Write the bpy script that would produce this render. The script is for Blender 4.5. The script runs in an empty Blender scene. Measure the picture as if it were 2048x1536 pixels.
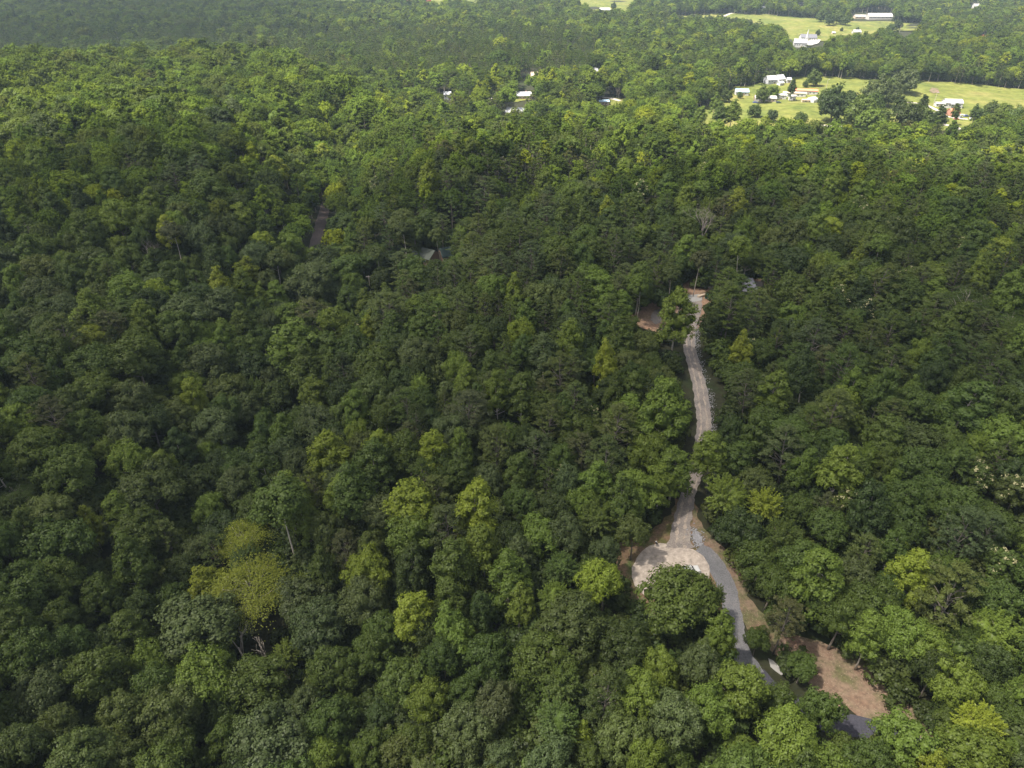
import bpy, math, random
import numpy as np
from mathutils import Vector, geometry
R = math.radians
random.seed(7)
rng = np.random.default_rng(11)

# ------------------------------------------------------------------ camera
F, CX, CY, CAMZ, PITCH = 1420.0, 1024.0, 768.0, 120.0, R(33)
scn = bpy.context.scene
cam = bpy.data.objects.new('camera', bpy.data.cameras.new('camera'))
scn.collection.objects.link(cam)
cam.data.angle = 2 * math.atan(1024 / F)
cam.data.clip_start, cam.data.clip_end = 1.0, 30000.0
cam.location = (0, 0, CAMZ)
cam.rotation_euler = (R(90) - PITCH, 0, 0)
scn.camera = cam

# ------------------------------------------------------------------ light
SUN_EL, SUN_AZ = R(62), R(-108)            # azimuth from +Y, clockwise seen from above
world = bpy.data.worlds.new('World'); scn.world = world
world.use_nodes = True
wt = world.node_tree
sky = wt.nodes.new('ShaderNodeTexSky'); sky.sky_type = 'NISHITA'; sky.sun_disc = False
sky.sun_elevation = SUN_EL; sky.sun_rotation = SUN_AZ
sky.air_density = 1.0; sky.dust_density = 4.0; sky.ozone_density = 0.6
bg = wt.nodes['Background']; bg.inputs[1].default_value = 0.095
hs = wt.nodes.new('ShaderNodeHueSaturation'); hs.inputs['Saturation'].default_value = 0.45      # half clouded sky
wt.links.new(sky.outputs[0], hs.inputs['Color']); wt.links.new(hs.outputs[0], bg.inputs[0])
sl = bpy.data.lights.new('sun', 'SUN'); sl.energy = 5.0; sl.angle = R(1.2); sl.color = (1.0, 0.93, 0.82)
sun = bpy.data.objects.new('sun', sl); scn.collection.objects.link(sun)
S = Vector((math.sin(SUN_AZ) * math.cos(SUN_EL), math.cos(SUN_AZ) * math.cos(SUN_EL), math.sin(SUN_EL)))
sun.rotation_euler = S.to_track_quat('Z', 'Y').to_euler()
scn.view_settings.view_transform = 'Standard'; scn.view_settings.look = 'None'
scn.view_settings.exposure = 1.32; scn.view_settings.gamma = 1
scn.cycles.max_bounces = 5; scn.cycles.diffuse_bounces = 2; scn.cycles.transmission_bounces = 3
scn.cycles.glossy_bounces = 1; scn.cycles.volume_bounces = 0
scn.cycles.use_denoising = True; scn.cycles.denoiser = 'OPENIMAGEDENOISE'; scn.cycles.denoising_input_passes = 'RGB_ALBEDO_NORMAL'; scn.cycles.denoising_prefilter = 'NONE'

# ------------------------------------------------------------------ helpers
C = scn.collection
def tag(o, label=None, cat=None, group=None, kind=None):
    if label: o['label'] = label
    if cat: o['category'] = cat
    if group: o['group'] = group
    if kind: o['kind'] = kind
    return o

def mesh_from(name, V, polys, mats, midx=None, smooth=False):
    """V (n,3) array, polys = list of equal-length index arrays blocks"""
    me = bpy.data.meshes.new(name)
    V = np.asarray(V, dtype=np.float32)
    loops = np.concatenate([p.ravel() for p in polys]).astype(np.int32)
    tot = np.concatenate([np.full(len(p), p.shape[1]) for p in polys]).astype(np.int32)
    st = np.concatenate([[0], np.cumsum(tot)[:-1]]).astype(np.int32)
    me.vertices.add(len(V)); me.vertices.foreach_set('co', V.ravel())
    me.loops.add(len(loops)); me.loops.foreach_set('vertex_index', loops)
    me.polygons.add(len(tot)); me.polygons.foreach_set('loop_start', st)
    try: me.polygons.foreach_set('loop_total', tot)
    except Exception: pass
    for m in mats: me.materials.append(m)
    if midx is not None: me.polygons.foreach_set('material_index', np.asarray(midx, dtype=np.int32))
    if smooth: me.polygons.foreach_set('use_smooth', np.ones(len(tot), dtype=bool))
    me.update(calc_edges=True)
    return me

class MB:
    def __init__(s): s.v = []; s.f = []
    def box(s, c, d, rz=0.0, taper=1.0):
        n = len(s.v); cx, cy, cz = c; w, l, h = d[0] / 2, d[1] / 2, d[2] / 2
        cr, sr = math.cos(rz), math.sin(rz)
        for dz, k in ((-h, 1.0), (h, taper)):
            for a, b in ((-w, -l), (w, -l), (w, l), (-w, l)):
                a *= k; b *= k
                s.v.append((cx + a * cr - b * sr, cy + a * sr + b * cr, cz + dz))
        s.f += [(n, n + 3, n + 2, n + 1), (n + 4, n + 5, n + 6, n + 7), (n, n + 1, n + 5, n + 4), (n + 1, n + 2, n + 6, n + 5), (n + 2, n + 3, n + 7, n + 6), (n + 3, n, n + 4, n + 7)]
        return s
    def tube(s, pts, rad, k=6):
        base = None
        for i, p in enumerate(pts):
            p = Vector(p)
            d = Vector(pts[min(i + 1, len(pts) - 1)]) - Vector(pts[max(i - 1, 0)])
            if d.length < 1e-6: d = Vector((0, 0, 1))
            d.normalize(); a = d.orthogonal().normalized(); b = d.cross(a)
            n = len(s.v)
            for j in range(k):
                t = 2 * math.pi * j / k
                s.v.append(tuple(p + (a * math.cos(t) + b * math.sin(t)) * rad[i]))
            if base is not None:
                for j in range(k): s.f.append((base + j, base + (j + 1) % k, n + (j + 1) % k, n + j))
            else: s.f.append(tuple(range(n + k - 1, n - 1, -1)))
            base = n
        s.f.append(tuple(range(base, base + k)))
        return s
    def prism(s, prof, y0, y1):
        n = len(s.v); k = len(prof)
        for y in (y0, y1):
            for x, z in prof: s.v.append((x, y, z))
        s.f.append(tuple(range(n, n + k))); s.f.append(tuple(range(n + 2 * k - 1, n + k - 1, -1)))
        for j in range(k): s.f.append((n + (j + 1) % k, n + j, n + k + j, n + k + (j + 1) % k))
        return s
    def build(s, name, mat, parent=None, link=True, smooth=False):
        me = bpy.data.meshes.new(name); me.from_pydata(s.v, [], s.f); me.materials.append(mat)
        if smooth:
            for p in me.polygons: p.use_smooth = True
        me.update()
        o = bpy.data.objects.new(name, me)
        if link: C.objects.link(o)
        if parent: o.parent = parent
        return o

def empty(name, loc, rz=0.0):
    o = bpy.data.objects.new(name, None); C.objects.link(o)
    o.location = loc; o.rotation_euler = (0, 0, rz); o.empty_display_size = 1
    return o

# ------------------------------------------------------------------ terrain
def sstep(a, b, x):
    t = np.clip((x - a) / (b - a), 0, 1); return t * t * (3 - 2 * t)
def px_dir(px, py):
    u = (px - CX) / F; v = -(py - CY) / F
    f = np.array([0, math.cos(PITCH), -math.sin(PITCH)]); up = np.array([0, math.sin(PITCH), math.cos(PITCH)])
    return f + u * np.array([1.0, 0, 0]) + v * up
def flat_at(px, py, z=0.0):
    d = px_dir(px, py); t = (z - CAMZ) / d[2]; return d[0] * t, d[1] * t
RAV = [flat_at(*p) for p in ((560, 1500), (440, 1250), (360, 1040), (450, 850), (600, 640), (628, 520), (646, 430), (672, 330), (700, 262))]
RAV2 = [flat_at(*p) for p in ((800, 560), (900, 480), (1010, 420), (1130, 380), (1300, 340))]
def seg_dist(x, y, pts):
    d = np.full(np.shape(x), 1e9)
    for (x0, y0), (x1, y1) in zip(pts[:-1], pts[1:]):
        dx, dy = x1 - x0, y1 - y0
        t = np.clip(((x - x0) * dx + (y - y0) * dy) / (dx * dx + dy * dy), 0, 1)
        d = np.minimum(d, np.hypot(x - x0 - t * dx, y - y0 - t * dy))
    return d
def H(x, y):
    x = np.asarray(x, dtype=float); y = np.asarray(y, dtype=float)
    r = np.hypot(x, y); b = np.degrees(np.arctan2(x, np.maximum(y, 1e-3)))
    k = sstep(-18, -6, b)
    D = 740 * (1 - k) + 415 * k + 18 * np.sin(b / 5.0) + 9 * np.sin(b / 1.7)
    plat = 1 - sstep(D, D + 130, r)
    rise = 15 * (1 - sstep(-38, -12, b)) * sstep(380, 700, r)
    z = -22 + (22 + rise) * plat
    z = z + 2.2 * np.sin(x / 47 + 1.3 * np.sin(y / 83)) * np.cos(y / 61 + .7) + 1.3 * np.sin((x + y) / 37 + 2) + 0.8 * np.sin((x - 1.4 * y) / 23)
    z = z - 23 * plat * np.exp(-(seg_dist(x, y, RAV) / 36) ** 2)
    z = z + 13 * plat * np.exp(-((b + 27) / 9) ** 2) * np.exp(-((r - 430) / 110) ** 2) + 11 * plat * np.exp(-((b + 3) / 7) ** 2) * np.exp(-((r - 370) / 60) ** 2)
    z = z - 14 * plat * np.exp(-(seg_dist(x, y, RAV2) / 28) ** 2)
    z = z + 60 * sstep(1900, 3500, r)
    return z
def at(px, py, h=0.0):
    """where the view ray through a pixel meets the surface h above the terrain"""
    d = px_dir(px, py)
    t = np.concatenate([np.arange(20, 700, 2.0), np.arange(700, 6000, 8.0)]) / math.hypot(d[0], d[1])
    X, Y, Z = d[0] * t, d[1] * t, CAMZ + d[2] * t
    below = Z < H(X, Y) + h
    i = int(np.argmax(below)) if below.any() else len(t) - 1
    lo, hi = t[max(i - 1, 0)], t[i]
    for _ in range(20):
        m = (lo + hi) / 2
        if CAMZ + d[2] * m < H(d[0] * m, d[1] * m) + h: hi = m
        else: lo = m
    x, y = d[0] * hi, d[1] * hi
    return np.array([x, y, float(H(x, y))]), hi          # hi = depth along the optical axis
def project(x, y, z):
    zc = y * math.cos(PITCH) - (z - CAMZ) * math.sin(PITCH)
    yc = y * math.sin(PITCH) + (z - CAMZ) * math.cos(PITCH)
    zc = np.maximum(zc, 1.0)
    return CX + F * x / zc, CY - F * yc / zc, zc
def in_poly(px, py, poly):
    inside = np.zeros(np.shape(px), dtype=bool); n = len(poly)
    for i in range(n):
        x0, y0 = poly[i]; x1, y1 = poly[(i + 1) % n]
        if y0 == y1: continue
        c = ((y0 > py) != (y1 > py)) & (px < (x1 - x0) * (py - y0) / (y1 - y0) + x0)
        inside ^= c
    return inside

# ------------------------------------------------------------------ materials
def mat(name):
    m = bpy.data.materials.new(name); m.use_nodes = True
    nt = m.node_tree; b = nt.nodes['Principled BSDF']
    return m, nt, b
def plain(name, col, rough=0.7, metal=0.0, var=0.12, scale=3.0):
    m, nt, b = mat(name)
    n = nt.nodes.new('ShaderNodeTexNoise'); n.inputs['Scale'].default_value = scale; n.inputs['Detail'].default_value = 4
    tc = nt.nodes.new('ShaderNodeTexCoord'); nt.links.new(tc.outputs['Object'], n.inputs['Vector'])
    mx = nt.nodes.new('ShaderNodeMix'); mx.data_type = 'RGBA'
    mx.inputs[6].default_value = (*[c * (1 - var) for c in col], 1); mx.inputs[7].default_value = (*[min(1, c * (1 + var)) for c in col], 1)
    nt.links.new(n.outputs['Fac'], mx.inputs[0]); nt.links.new(mx.outputs[2], b.inputs['Base Color'])
    b.inputs['Roughness'].default_value = rough; b.inputs['Metallic'].default_value = metal
    return m
def ground_mat(name, stops, scale, detail_scale, rough=0.95, speck=None, bump=0.3):
    """colour ramp over large noise, multiplied with fine noise; world-space"""
    m, nt, b = mat(name); L = nt.links.new
    geo = nt.nodes.new('ShaderNodeNewGeometry')
    n1 = nt.nodes.new('ShaderNodeTexNoise'); n1.inputs['Scale'].default_value = scale; n1.inputs['Detail'].default_value = 8; n1.inputs['Roughness'].default_value = 0.62
    L(geo.outputs['Position'], n1.inputs['Vector'])
    cr = nt.nodes.new('ShaderNodeValToRGB'); cr.color_ramp.elements[0].position = 0.34; cr.color_ramp.elements[1].position = 0.68
    cr.color_ramp.elements[0].color = (*stops[0], 1); cr.color_ramp.elements[1].color = (*stops[-1], 1)
    for i, s in enumerate(stops[1:-1]):
        e = cr.color_ramp.elements.new(0.34 + 0.34 * (i + 1) / (len(stops) - 1)); e.color = (*s, 1)
    L(n1.outputs['Fac'], cr.inputs['Fac'])
    n2 = nt.nodes.new('ShaderNodeTexNoise'); n2.inputs['Scale'].default_value = detail_scale; n2.inputs['Detail'].default_value = 5; n2.inputs['Roughness'].default_value = 0.7
    L(geo.outputs['Position'], n2.inputs['Vector'])
    mr = nt.nodes.new('ShaderNodeMapRange'); mr.inputs[1].default_value = 0.3; mr.inputs[2].default_value = 0.7; mr.inputs[3].default_value = 0.65; mr.inputs[4].default_value = 1.35
    L(n2.outputs['Fac'], mr.inputs[0])
    mul = nt.nodes.new('ShaderNodeMix'); mul.data_type = 'RGBA'; mul.blend_type = 'MULTIPLY'; mul.inputs[0].default_value = 1
    cmb = nt.nodes.new('ShaderNodeCombineColor')
    for i in range(3): L(mr.outputs[0], cmb.inputs[i])
    L(cr.outputs[0], mul.inputs[6]); L(cmb.outputs[0], mul.inputs[7])
    out = mul.outputs[2]
    if speck:
        vo = nt.nodes.new('ShaderNodeTexVoronoi'); vo.inputs['Scale'].default_value = speck[1]; L(geo.outputs['Position'], vo.inputs['Vector'])
        lt = nt.nodes.new('ShaderNodeMath'); lt.operation = 'LESS_THAN'; lt.inputs[1].default_value = speck[2]; L(vo.outputs['Distance'], lt.inputs[0])
        m2 = nt.nodes.new('ShaderNodeMix'); m2.data_type = 'RGBA'; m2.inputs[7].default_value = (*speck[0], 1)
        L(lt.outputs[0], m2.inputs[0]); L(out, m2.inputs[6]); out = m2.outputs[2]
    L(out, b.inputs['Base Color']); b.inputs['Roughness'].default_value = rough
    b.inputs['Specular IOR Level'].default_value = 0.2
    if bump:
        bp = nt.nodes.new('ShaderNodeBump'); bp.inputs['Strength'].default_value = bump; bp.inputs['Distance'].default_value = 0.15
        L(n2.outputs['Fac'], bp.inputs['Height']); L(bp.outputs[0], b.inputs['Normal'])
    return m

def leaf_mat(name, sheen=0.012, lo=0.70, hi=1.32):
    m = bpy.data.materials.new(name); m.use_nodes = True
    nt = m.node_tree; nt.nodes.clear(); L = nt.links.new
    at_ = nt.nodes.new('ShaderNodeAttribute'); at_.attribute_type = 'INSTANCER'; at_.attribute_name = 'tint'
    tc = nt.nodes.new('ShaderNodeTexCoord')
    n = nt.nodes.new('ShaderNodeTexNoise'); n.inputs['Scale'].default_value = 0.55; n.inputs['Detail'].default_value = 2
    L(tc.outputs['Object'], n.inputs['Vector'])
    g = nt.nodes.new('ShaderNodeNewGeometry')
    ad = nt.nodes.new('ShaderNodeMath'); ad.operation = 'ADD'; L(n.outputs['Fac'], ad.inputs[0]); L(g.outputs['Random Per Island'], ad.inputs[1])
    mr = nt.nodes.new('ShaderNodeMapRange'); mr.inputs[1].default_value = 0.3; mr.inputs[2].default_value = 1.7; mr.inputs[3].default_value = lo; mr.inputs[4].default_value = hi
    L(ad.outputs[0], mr.inputs[0])
    vm = nt.nodes.new('ShaderNodeVectorMath'); vm.operation = 'SCALE'; L(at_.outputs['Vector'], vm.inputs[0]); L(mr.outputs[0], vm.inputs['Scale'])
    # leaves that are lighter are also a little yellower
    d = nt.nodes.new('ShaderNodeBsdfDiffuse'); t = nt.nodes.new('ShaderNodeBsdfTranslucent'); L(vm.outputs[0], d.inputs[0])
    vm2 = nt.nodes.new('ShaderNodeVectorMath'); vm2.operation = 'MULTIPLY'; vm2.inputs[1].default_value = (1.2, 1.3, 0.65); L(vm.outputs[0], vm2.inputs[0]); L(vm2.outputs[0], t.inputs[0])
    mx = nt.nodes.new('ShaderNodeMixShader'); mx.inputs[0].default_value = 0.3; L(d.outputs[0], mx.inputs[1]); L(t.outputs[0], mx.inputs[2])
    gl = nt.nodes.new('ShaderNodeBsdfGlossy'); gl.inputs['Roughness'].default_value = 0.5; gl.inputs[0].default_value = (1, 1, 1, 1)
    m3 = nt.nodes.new('ShaderNodeMixShader'); m3.inputs[0].default_value = sheen; L(mx.outputs[0], m3.inputs[1]); L(gl.outputs[0], m3.inputs[2])
    o = nt.nodes.new('ShaderNodeOutputMaterial'); L(m3.outputs[0], o.inputs[0])
    return m
M = {}
M['leaf'] = leaf_mat('leaf')
M['far_leaf'] = leaf_mat('far_leaf', .0, .84, 1.16)
M['bark'] = plain('bark', (0.16, 0.135, 0.11), 0.9, var=0.35, scale=4)
M['pale_bark'] = plain('pale_bark', (0.42, 0.37, 0.31), 0.9, var=0.3, scale=4)
M['dead_bark'] = plain('dead_bark', (0.24, 0.205, 0.18), 0.9, var=0.3, scale=4)
M['blossom'] = plain('blossom', (0.40, 0.37, 0.19), 0.8, var=0.3, scale=2)
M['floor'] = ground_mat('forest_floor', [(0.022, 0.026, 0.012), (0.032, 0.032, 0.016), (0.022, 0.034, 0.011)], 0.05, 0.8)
M['litter'] = ground_mat('leaf_litter', [(0.16, 0.10, 0.07), (0.19, 0.135, 0.095), (0.10, 0.10, 0.045), (0.17, 0.11, 0.075)], 0.13, 1.3, speck=((0.36, 0.29, 0.21), 2.3, 0.13), bump=0.5)
M['verge'] = ground_mat('verge', [(0.09, 0.085, 0.03), (0.17, 0.11, 0.07), (0.06, 0.09, 0.025)], 0.25, 2.2)
M['clay'] = ground_mat('red_clay', [(0.30, 0.185, 0.12), (0.26, 0.175, 0.12), (0.17, 0.13, 0.07)], 0.12, 1.5)
M['gravel'] = ground_mat('drive_gravel', [(0.16, 0.145, 0.135), (0.22, 0.19, 0.17), (0.27, 0.235, 0.20)], 0.22, 3.2)
M['track'] = ground_mat('wheel_track', [(0.22, 0.19, 0.165), (0.34, 0.28, 0.23), (0.25, 0.215, 0.19)], 0.35, 3.0)
M['circle'] = ground_mat('circle_gravel', [(0.31, 0.265, 0.225), (0.37, 0.315, 0.265), (0.41, 0.345, 0.285)], 0.11, 1.0)
M['asphalt'] = ground_mat('asphalt', [(0.115, 0.115, 0.12), (0.15, 0.147, 0.152), (0.18, 0.17, 0.168)], 0.12, 3.5, bump=0.1)
M['darkasphalt'] = ground_mat('dark_asphalt', [(0.045, 0.045, 0.06), (0.06, 0.058, 0.07)], 0.2, 3.5, bump=0.1)
M['stone'] = plain('riprap', (0.25, 0.245, 0.255), 0.85, var=0.35, scale=1.5)
M['concrete'] = plain('concrete', (0.31, 0.30, 0.285), 0.85, var=0.15, scale=0.6)
M['grass'] = ground_mat('pasture', [(0.078, 0.102, 0.020), (0.128, 0.140, 0.030), (0.185, 0.165, 0.052)], 0.02, 0.16, bump=0.2)
M['lane'] = ground_mat('country_lane', [(0.33, 0.30, 0.27), (0.42, 0.38, 0.33)], 0.05, 0.8)
M['dirtlane'] = ground_mat('dirt_lane', [(0.10, 0.08, 0.075), (0.14, 0.11, 0.10)], 0.1, 2.0)

# ------------------------------------------------------------------ ground sheets
def grid_sheet(name, xs, ys, m):
    X, Y = np.meshgrid(xs, ys); Z = H(X, Y); nx, ny = len(xs), len(ys)
    V = np.stack([X.ravel(), Y.ravel(), Z.ravel()], 1)
    i = np.arange(nx - 1)[None, :] + nx * np.arange(ny - 1)[:, None]; i = i.ravel()
    me = mesh_from(name, V, [np.stack([i, i + 1, i + 1 + nx, i + nx], 1)], [m], smooth=True)
    o = bpy.data.objects.new(name, me); C.objects.link(o); return o
def nonuni(a, fine, step, far, n):
    c = np.arange(-fine, fine + .1, step)
    g = fine + (far - fine) * (np.linspace(0, 1, n)[1:] ** 2.2)
    g = np.maximum.accumulate(np.maximum(g, fine + step * 1.2 * np.arange(1, len(g) + 1)))
    return np.concatenate([-g[::-1], c, g])
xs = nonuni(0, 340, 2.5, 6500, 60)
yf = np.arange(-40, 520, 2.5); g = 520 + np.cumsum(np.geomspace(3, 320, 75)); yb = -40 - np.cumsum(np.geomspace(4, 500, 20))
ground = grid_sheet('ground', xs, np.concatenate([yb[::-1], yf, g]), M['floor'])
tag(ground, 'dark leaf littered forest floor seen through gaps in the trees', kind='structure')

def patch(name, poly_px, m, off, step=1.6, rough_edge=0.5, world_pts=None, label=None):
    """draped sheet over the terrain inside an outline given in photograph pixels or world XY"""
    P = world_pts if world_pts is not None else [tuple(at(*p)[0][:2]) for p in poly_px]
    out = []
    n = len(P)
    for i in range(n):
        a = np.array(P[i]); b = np.array(P[(i + 1) % n]); Ls = np.linalg.norm(b - a); k = max(1, int(Ls / step))
        nv = np.array([-(b - a)[1], (b - a)[0]]) / max(Ls, 1e-6)
        for j in range(k):
            p = a + (b - a) * j / k
            w = (math.sin(p[0] * 1.9 + p[1] * .7) + math.sin(p[0] * .8 - p[1] * 2.3) + random.uniform(-1, 1)) * rough_edge * 0.33
            out.append(tuple(p + nv * w))
    A = np.array(out); x0, y0 = A.min(0); x1, y1 = A.max(0)
    gx, gy = np.meshgrid(np.arange(x0, x1, step), np.arange(y0, y1, step))
    gx = gx.ravel() + .01; gy = gy.ravel() + .013
    ins = in_poly(gx, gy, out)
    # keep interior points away from the edge
    gx, gy = gx[ins], gy[ins]
    d = seg_dist(gx, gy, out + [out[0]]) if len(gx) else gx
    keep = d > step * .35
    pts = [Vector(p) for p in out] + [Vector((float(a), float(b))) for a, b in zip(gx[keep], gy[keep])]
    r = geometry.delaunay_2d_cdt(pts, [], [list(range(len(out)))], 1, 1e-4)
    vv = np.array([(v.x, v.y) for v in r[0]])
    V = np.column_stack([vv, H(vv[:, 0], vv[:, 1]) + off])
    me = bpy.data.meshes.new(name)
    me.from_pydata([tuple(v) for v in V], [], [list(f) for f in r[2]]); me.materials.append(m)
    for p in me.polygons: p.use_smooth = True
    me.update()
    if len(me.polygons) and me.polygons[0].normal.z < 0: me.flip_normals()
    o = bpy.data.objects.new(name, me); C.objects.link(o)
    tag(o, label, kind='structure')
    return o
def ribbon_pts(line, width):
    """outline of a strip along world points; width may be a list"""
    L = [np.array(p[:2], dtype=float) for p in line]; l, r = [], []
    for i, p in enumerate(L):
        d = L[min(i + 1, len(L) - 1)] - L[max(i - 1, 0)]; d /= np.linalg.norm(d); nv = np.array([-d[1], d[0]])
        w = (width[i] if isinstance(width, (list, tuple)) else width) / 2
        l.append(tuple(p + nv * w)); r.append(tuple(p - nv * w))
    return l + r[::-1]
def smooth_line(pts, n=6):
    P = [np.array(p[:2], dtype=float) for p in pts]; P = [2 * P[0] - P[1]] + P + [2 * P[-1] - P[-2]]; out = []
    for i in range(1, len(P) - 2):
        for j in range(n):
            t = j / n; a, b, c, d = P[i - 1:i + 3]
            out.append(0.5 * (2 * b + (c - a) * t + (2 * a - 5 * b + 4 * c - d) * t * t + (3 * b - 3 * c + d - a) * t ** 3))
    out.append(P[-2]); return out
EXCL = []          # (polyline, half width): no trunks here
def road(name, px, width, m, off, step=1.6, edge=0.4, label=None, clear=2.5):
    line = smooth_line([at(*p)[0] for p in px])
    EXCL.append(([tuple(p) for p in line], (max(width) if isinstance(width, (list, tuple)) else width) / 2 + clear))
    w = width
    if isinstance(width, (list, tuple)):
        w = list(np.interp(np.linspace(0, len(px) - 1, len(line)), range(len(px)), width))
    return patch(name, None, m, off, step, edge, world_pts=ribbon_pts(line, w), label=label), line

# near openings
patch('verge', [(1225, 1100), (1240, 1080), (1300, 1062), (1340, 1028), (1350, 1000), (1387, 1000), (1401, 1046), (1422, 1077), (1455, 1105), (1490, 1140), (1500, 1175), (1480, 1230), (1420, 1250), (1300, 1230), (1240, 1180)], M['verge'], 0.05, 1.6, 0.8, label='rough grassy brown verge around the gravel turning circle')
patch('leaf_strewn_bank', [(1387, 1012), (1401, 1046), (1424, 1077), (1455, 1102), (1488, 1136), (1496, 1165), (1498, 1190), (1518, 1218), (1545, 1238), (1580, 1266), (1655, 1288), (1690, 1305), (1745, 1310), (1775, 1335), (1765, 1370), (1790, 1385), (1825, 1410), (1880, 1455), (1880, 1500), (1780, 1480), (1735, 1455), (1700, 1420), (1640, 1390), (1600, 1350), (1560, 1320), (1500, 1270), (1462, 1200), (1440, 1150), (1405, 1110), (1380, 1060)], M['litter'], 0.10, 1.4, 0.9, label='long bank of brown fallen leaves right of the asphalt lane')
_, ASPH = road('asphalt_lane', [(1392, 1100), (1412, 1112), (1434, 1136), (1452, 1172), (1463, 1215), (1470, 1260), (1482, 1306), (1510, 1350)], [5.0, 5.0, 4.2, 3.8, 3.8, 3.8, 3.8, 3.8], M['asphalt'], 0.16, 1.2, 0.25, label='grey asphalt lane curving down from the turning circle')
_, ASPH2 = road('dark_lane', [(1510, 1350), (1560, 1400), (1640, 1440), (1720, 1455), (1800, 1480), (1900, 1530)], 4.4, M['darkasphalt'], 0.15, 1.4, 0.1, label='dark newly laid asphalt lane at the lower right')
cc, dcc = at(1341, 1146)
circ = [(cc[0] + 8.6 * math.cos(t) + .4 * math.sin(3 * t), cc[1] + 8.9 * math.sin(t)) for t in np.linspace(0, 2 * math.pi, 40)[:-1]]
patch('turning_circle', None, M['circle'], 0.22, 1.2, 0.3, world_pts=circ, label='round pale gravel turning circle at the end of the drive')
EXCL.append(([(cc[0] - .1, cc[1]), (cc[0] + .1, cc[1])], 14.0))
DR_PX = [(1361, 1097), (1360, 1085), (1363, 1048), (1370, 1015), (1377, 985), (1389, 955), (1397, 925), (1403, 890), (1408, 850), (1405, 815), (1399, 775), (1389, 735), (1379, 700), (1378, 672), (1383, 645), (1388, 615), (1385, 598)]
_, DRIVE = road('gravel_drive', DR_PX, [7.5, 5.0, 4.2, 4.0, 3.6, 3.4, 3.6, 3.8, 4.2, 4.4, 4.4, 4.2, 4.2, 4.2, 4.5, 5.5, 7.0], M['gravel'], 0.26, 1.2, 0.35, label='grey gravel drive winding through the woods')
for s in (-1, 1):
    off_line = []
    for i, p in enumerate(DRIVE[:-12]):
        d = DRIVE[min(i + 1, len(DRIVE) - 1)] - DRIVE[max(i - 1, 0)]; d = d / np.linalg.norm(d)
        off_line.append(p + np.array([-d[1], d[0]]) * s * 0.85)
    patch('wheel_track', None, M['track'], 0.29, 0.8, 0.45, world_pts=ribbon_pts(off_line, 0.5), label='pale wheel track on the %s side of the gravel drive' % ('left' if s > 0 else 'right'))
patch('clay_clearing', [(1250, 640), (1290, 612), (1335, 588), (1340, 560), (1405, 545), (1470, 560), (1540, 555), (1550, 600), (1520, 620), (1440, 630), (1400, 655), (1375, 672), (1340, 680), (1310, 670), (1290, 660)], M['clay'], 0.10, 2.0, 1.2, label='red clay clearing around the house site')
patch('gravel_pad', [(1360, 602), (1372, 590), (1402, 590), (1404, 602), (1380, 606)], M['concrete'], 0.30, 1.2, 0.5, label='pale gravel pad at the top of the drive')
patch('gravel_spill', [(1300, 640), (1307, 622), (1322, 618), (1326, 640), (1312, 650)], M['gravel'], 0.20, 1.2, 0.5, label='pale stone spill left of the tall tree by the clearing')
patch('stone_yard', [(1494, 565), (1526, 563), (1528, 578), (1498, 582)], M['gravel'], 0.24, 1.2, 0.5, label='grey gravel yard behind the pines of the house site')
road('dirt_lane', [(622, 530), (627, 503), (634, 475), (642, 445), (650, 420), (654, 405)], 5.0, M['dirtlane'], 0.15, 2.0, 0.3, label='dirt lane along the bottom of the wooded gully', clear=1.5)
patch('lane_scrap', [(1536, 1318), (1545, 1322), (1572, 1348), (1562, 1352), (1540, 1335)], M['concrete'], 0.2, 1.0, 0.1, label='pale concrete apron glimpsed between trees at the lower right')
# valley
PAST = [(1365, 250), (1430, 200), (1462, 185), (1462, 174), (1500, 171), (1560, 158), (1620, 152), (1740, 158), (1860, 162), (1950, 168), (2060, 180), (2120, 200), (2100, 235), (1960, 252), (1900, 262), (1700, 264), (1500, 262)]
patch('pasture', PAST, M['grass'], 0.45, 9, 3, label='wide sunlit pasture beside the trailers')
FARF = [(1325, 34), (1440, 27), (1520, 29), (1640, 37), (1720, 44), (1850, 46), (1840, 62), (1770, 66), (1730, 76), (1640, 84), (1600, 97), (1580, 78), (1560, 62), (1500, 50), (1420, 44), (1340, 42)]
patch('far_field', FARF, M['grass'], 0.8, 14, 5, label='pale green field beside the white church')
FIELDS = [[(1130, -8), (1275, -8), (1262, 14), (1255, 24), (1190, 24), (1155, 8)], [(860, -8), (975, -8), (955, 10), (850, 12)], [(655, -6), (740, -6), (735, 6), (660, 8)], [(350, -6), (480, -6), (465, 5), (370, 3)]]
for f, l in zip(FIELDS, ('far field with a white barn at the top edge', 'dull far field at the top edge left of the barn field', 'narrow far field at the top edge by the red roofs', 'strip of far field at the top left')):
    patch('hay_field', f, M['grass'], 1.2, 22, 6, label=l)
def lane(px, w, label):
    return road('country_lane', px, w, M['lane'], 1.0 if px[0][1] < 120 else 0.7, 5, 0.3, label=label, clear=3)
lane([(1770, 203), (1810, 206), (1842, 209), (1862, 216), (1874, 222), (1890, 228), (1930, 231)], 4, 'pale farm lane running past the white farmhouse')
lane([(1765, 228), (1800, 229), (1866, 227), (1900, 236), (1935, 240)], 4, 'lower pale lane in front of the red roofed house')
lane([(1625, 250), (1660, 254), (1700, 256)], 5, 'dirt lane along the lower edge of the pasture')
lane([(1880, 250), (1900, 253), (1925, 261)], 6, 'pale lane vanishing behind the ridge trees')
lane([(1370, 44), (1400, 40), (1440, 36), (1465, 27), (1480, 27)], 6, 'pale track crossing the far field')
lane([(950, 204), (965, 201), (985, 198)], 7, 'pale lane glimpsed among trees left of the long grey roof')
lane([(1205, 196), (1225, 199), (1240, 203)], 5, 'pale lane behind the colourful trailer')
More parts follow.
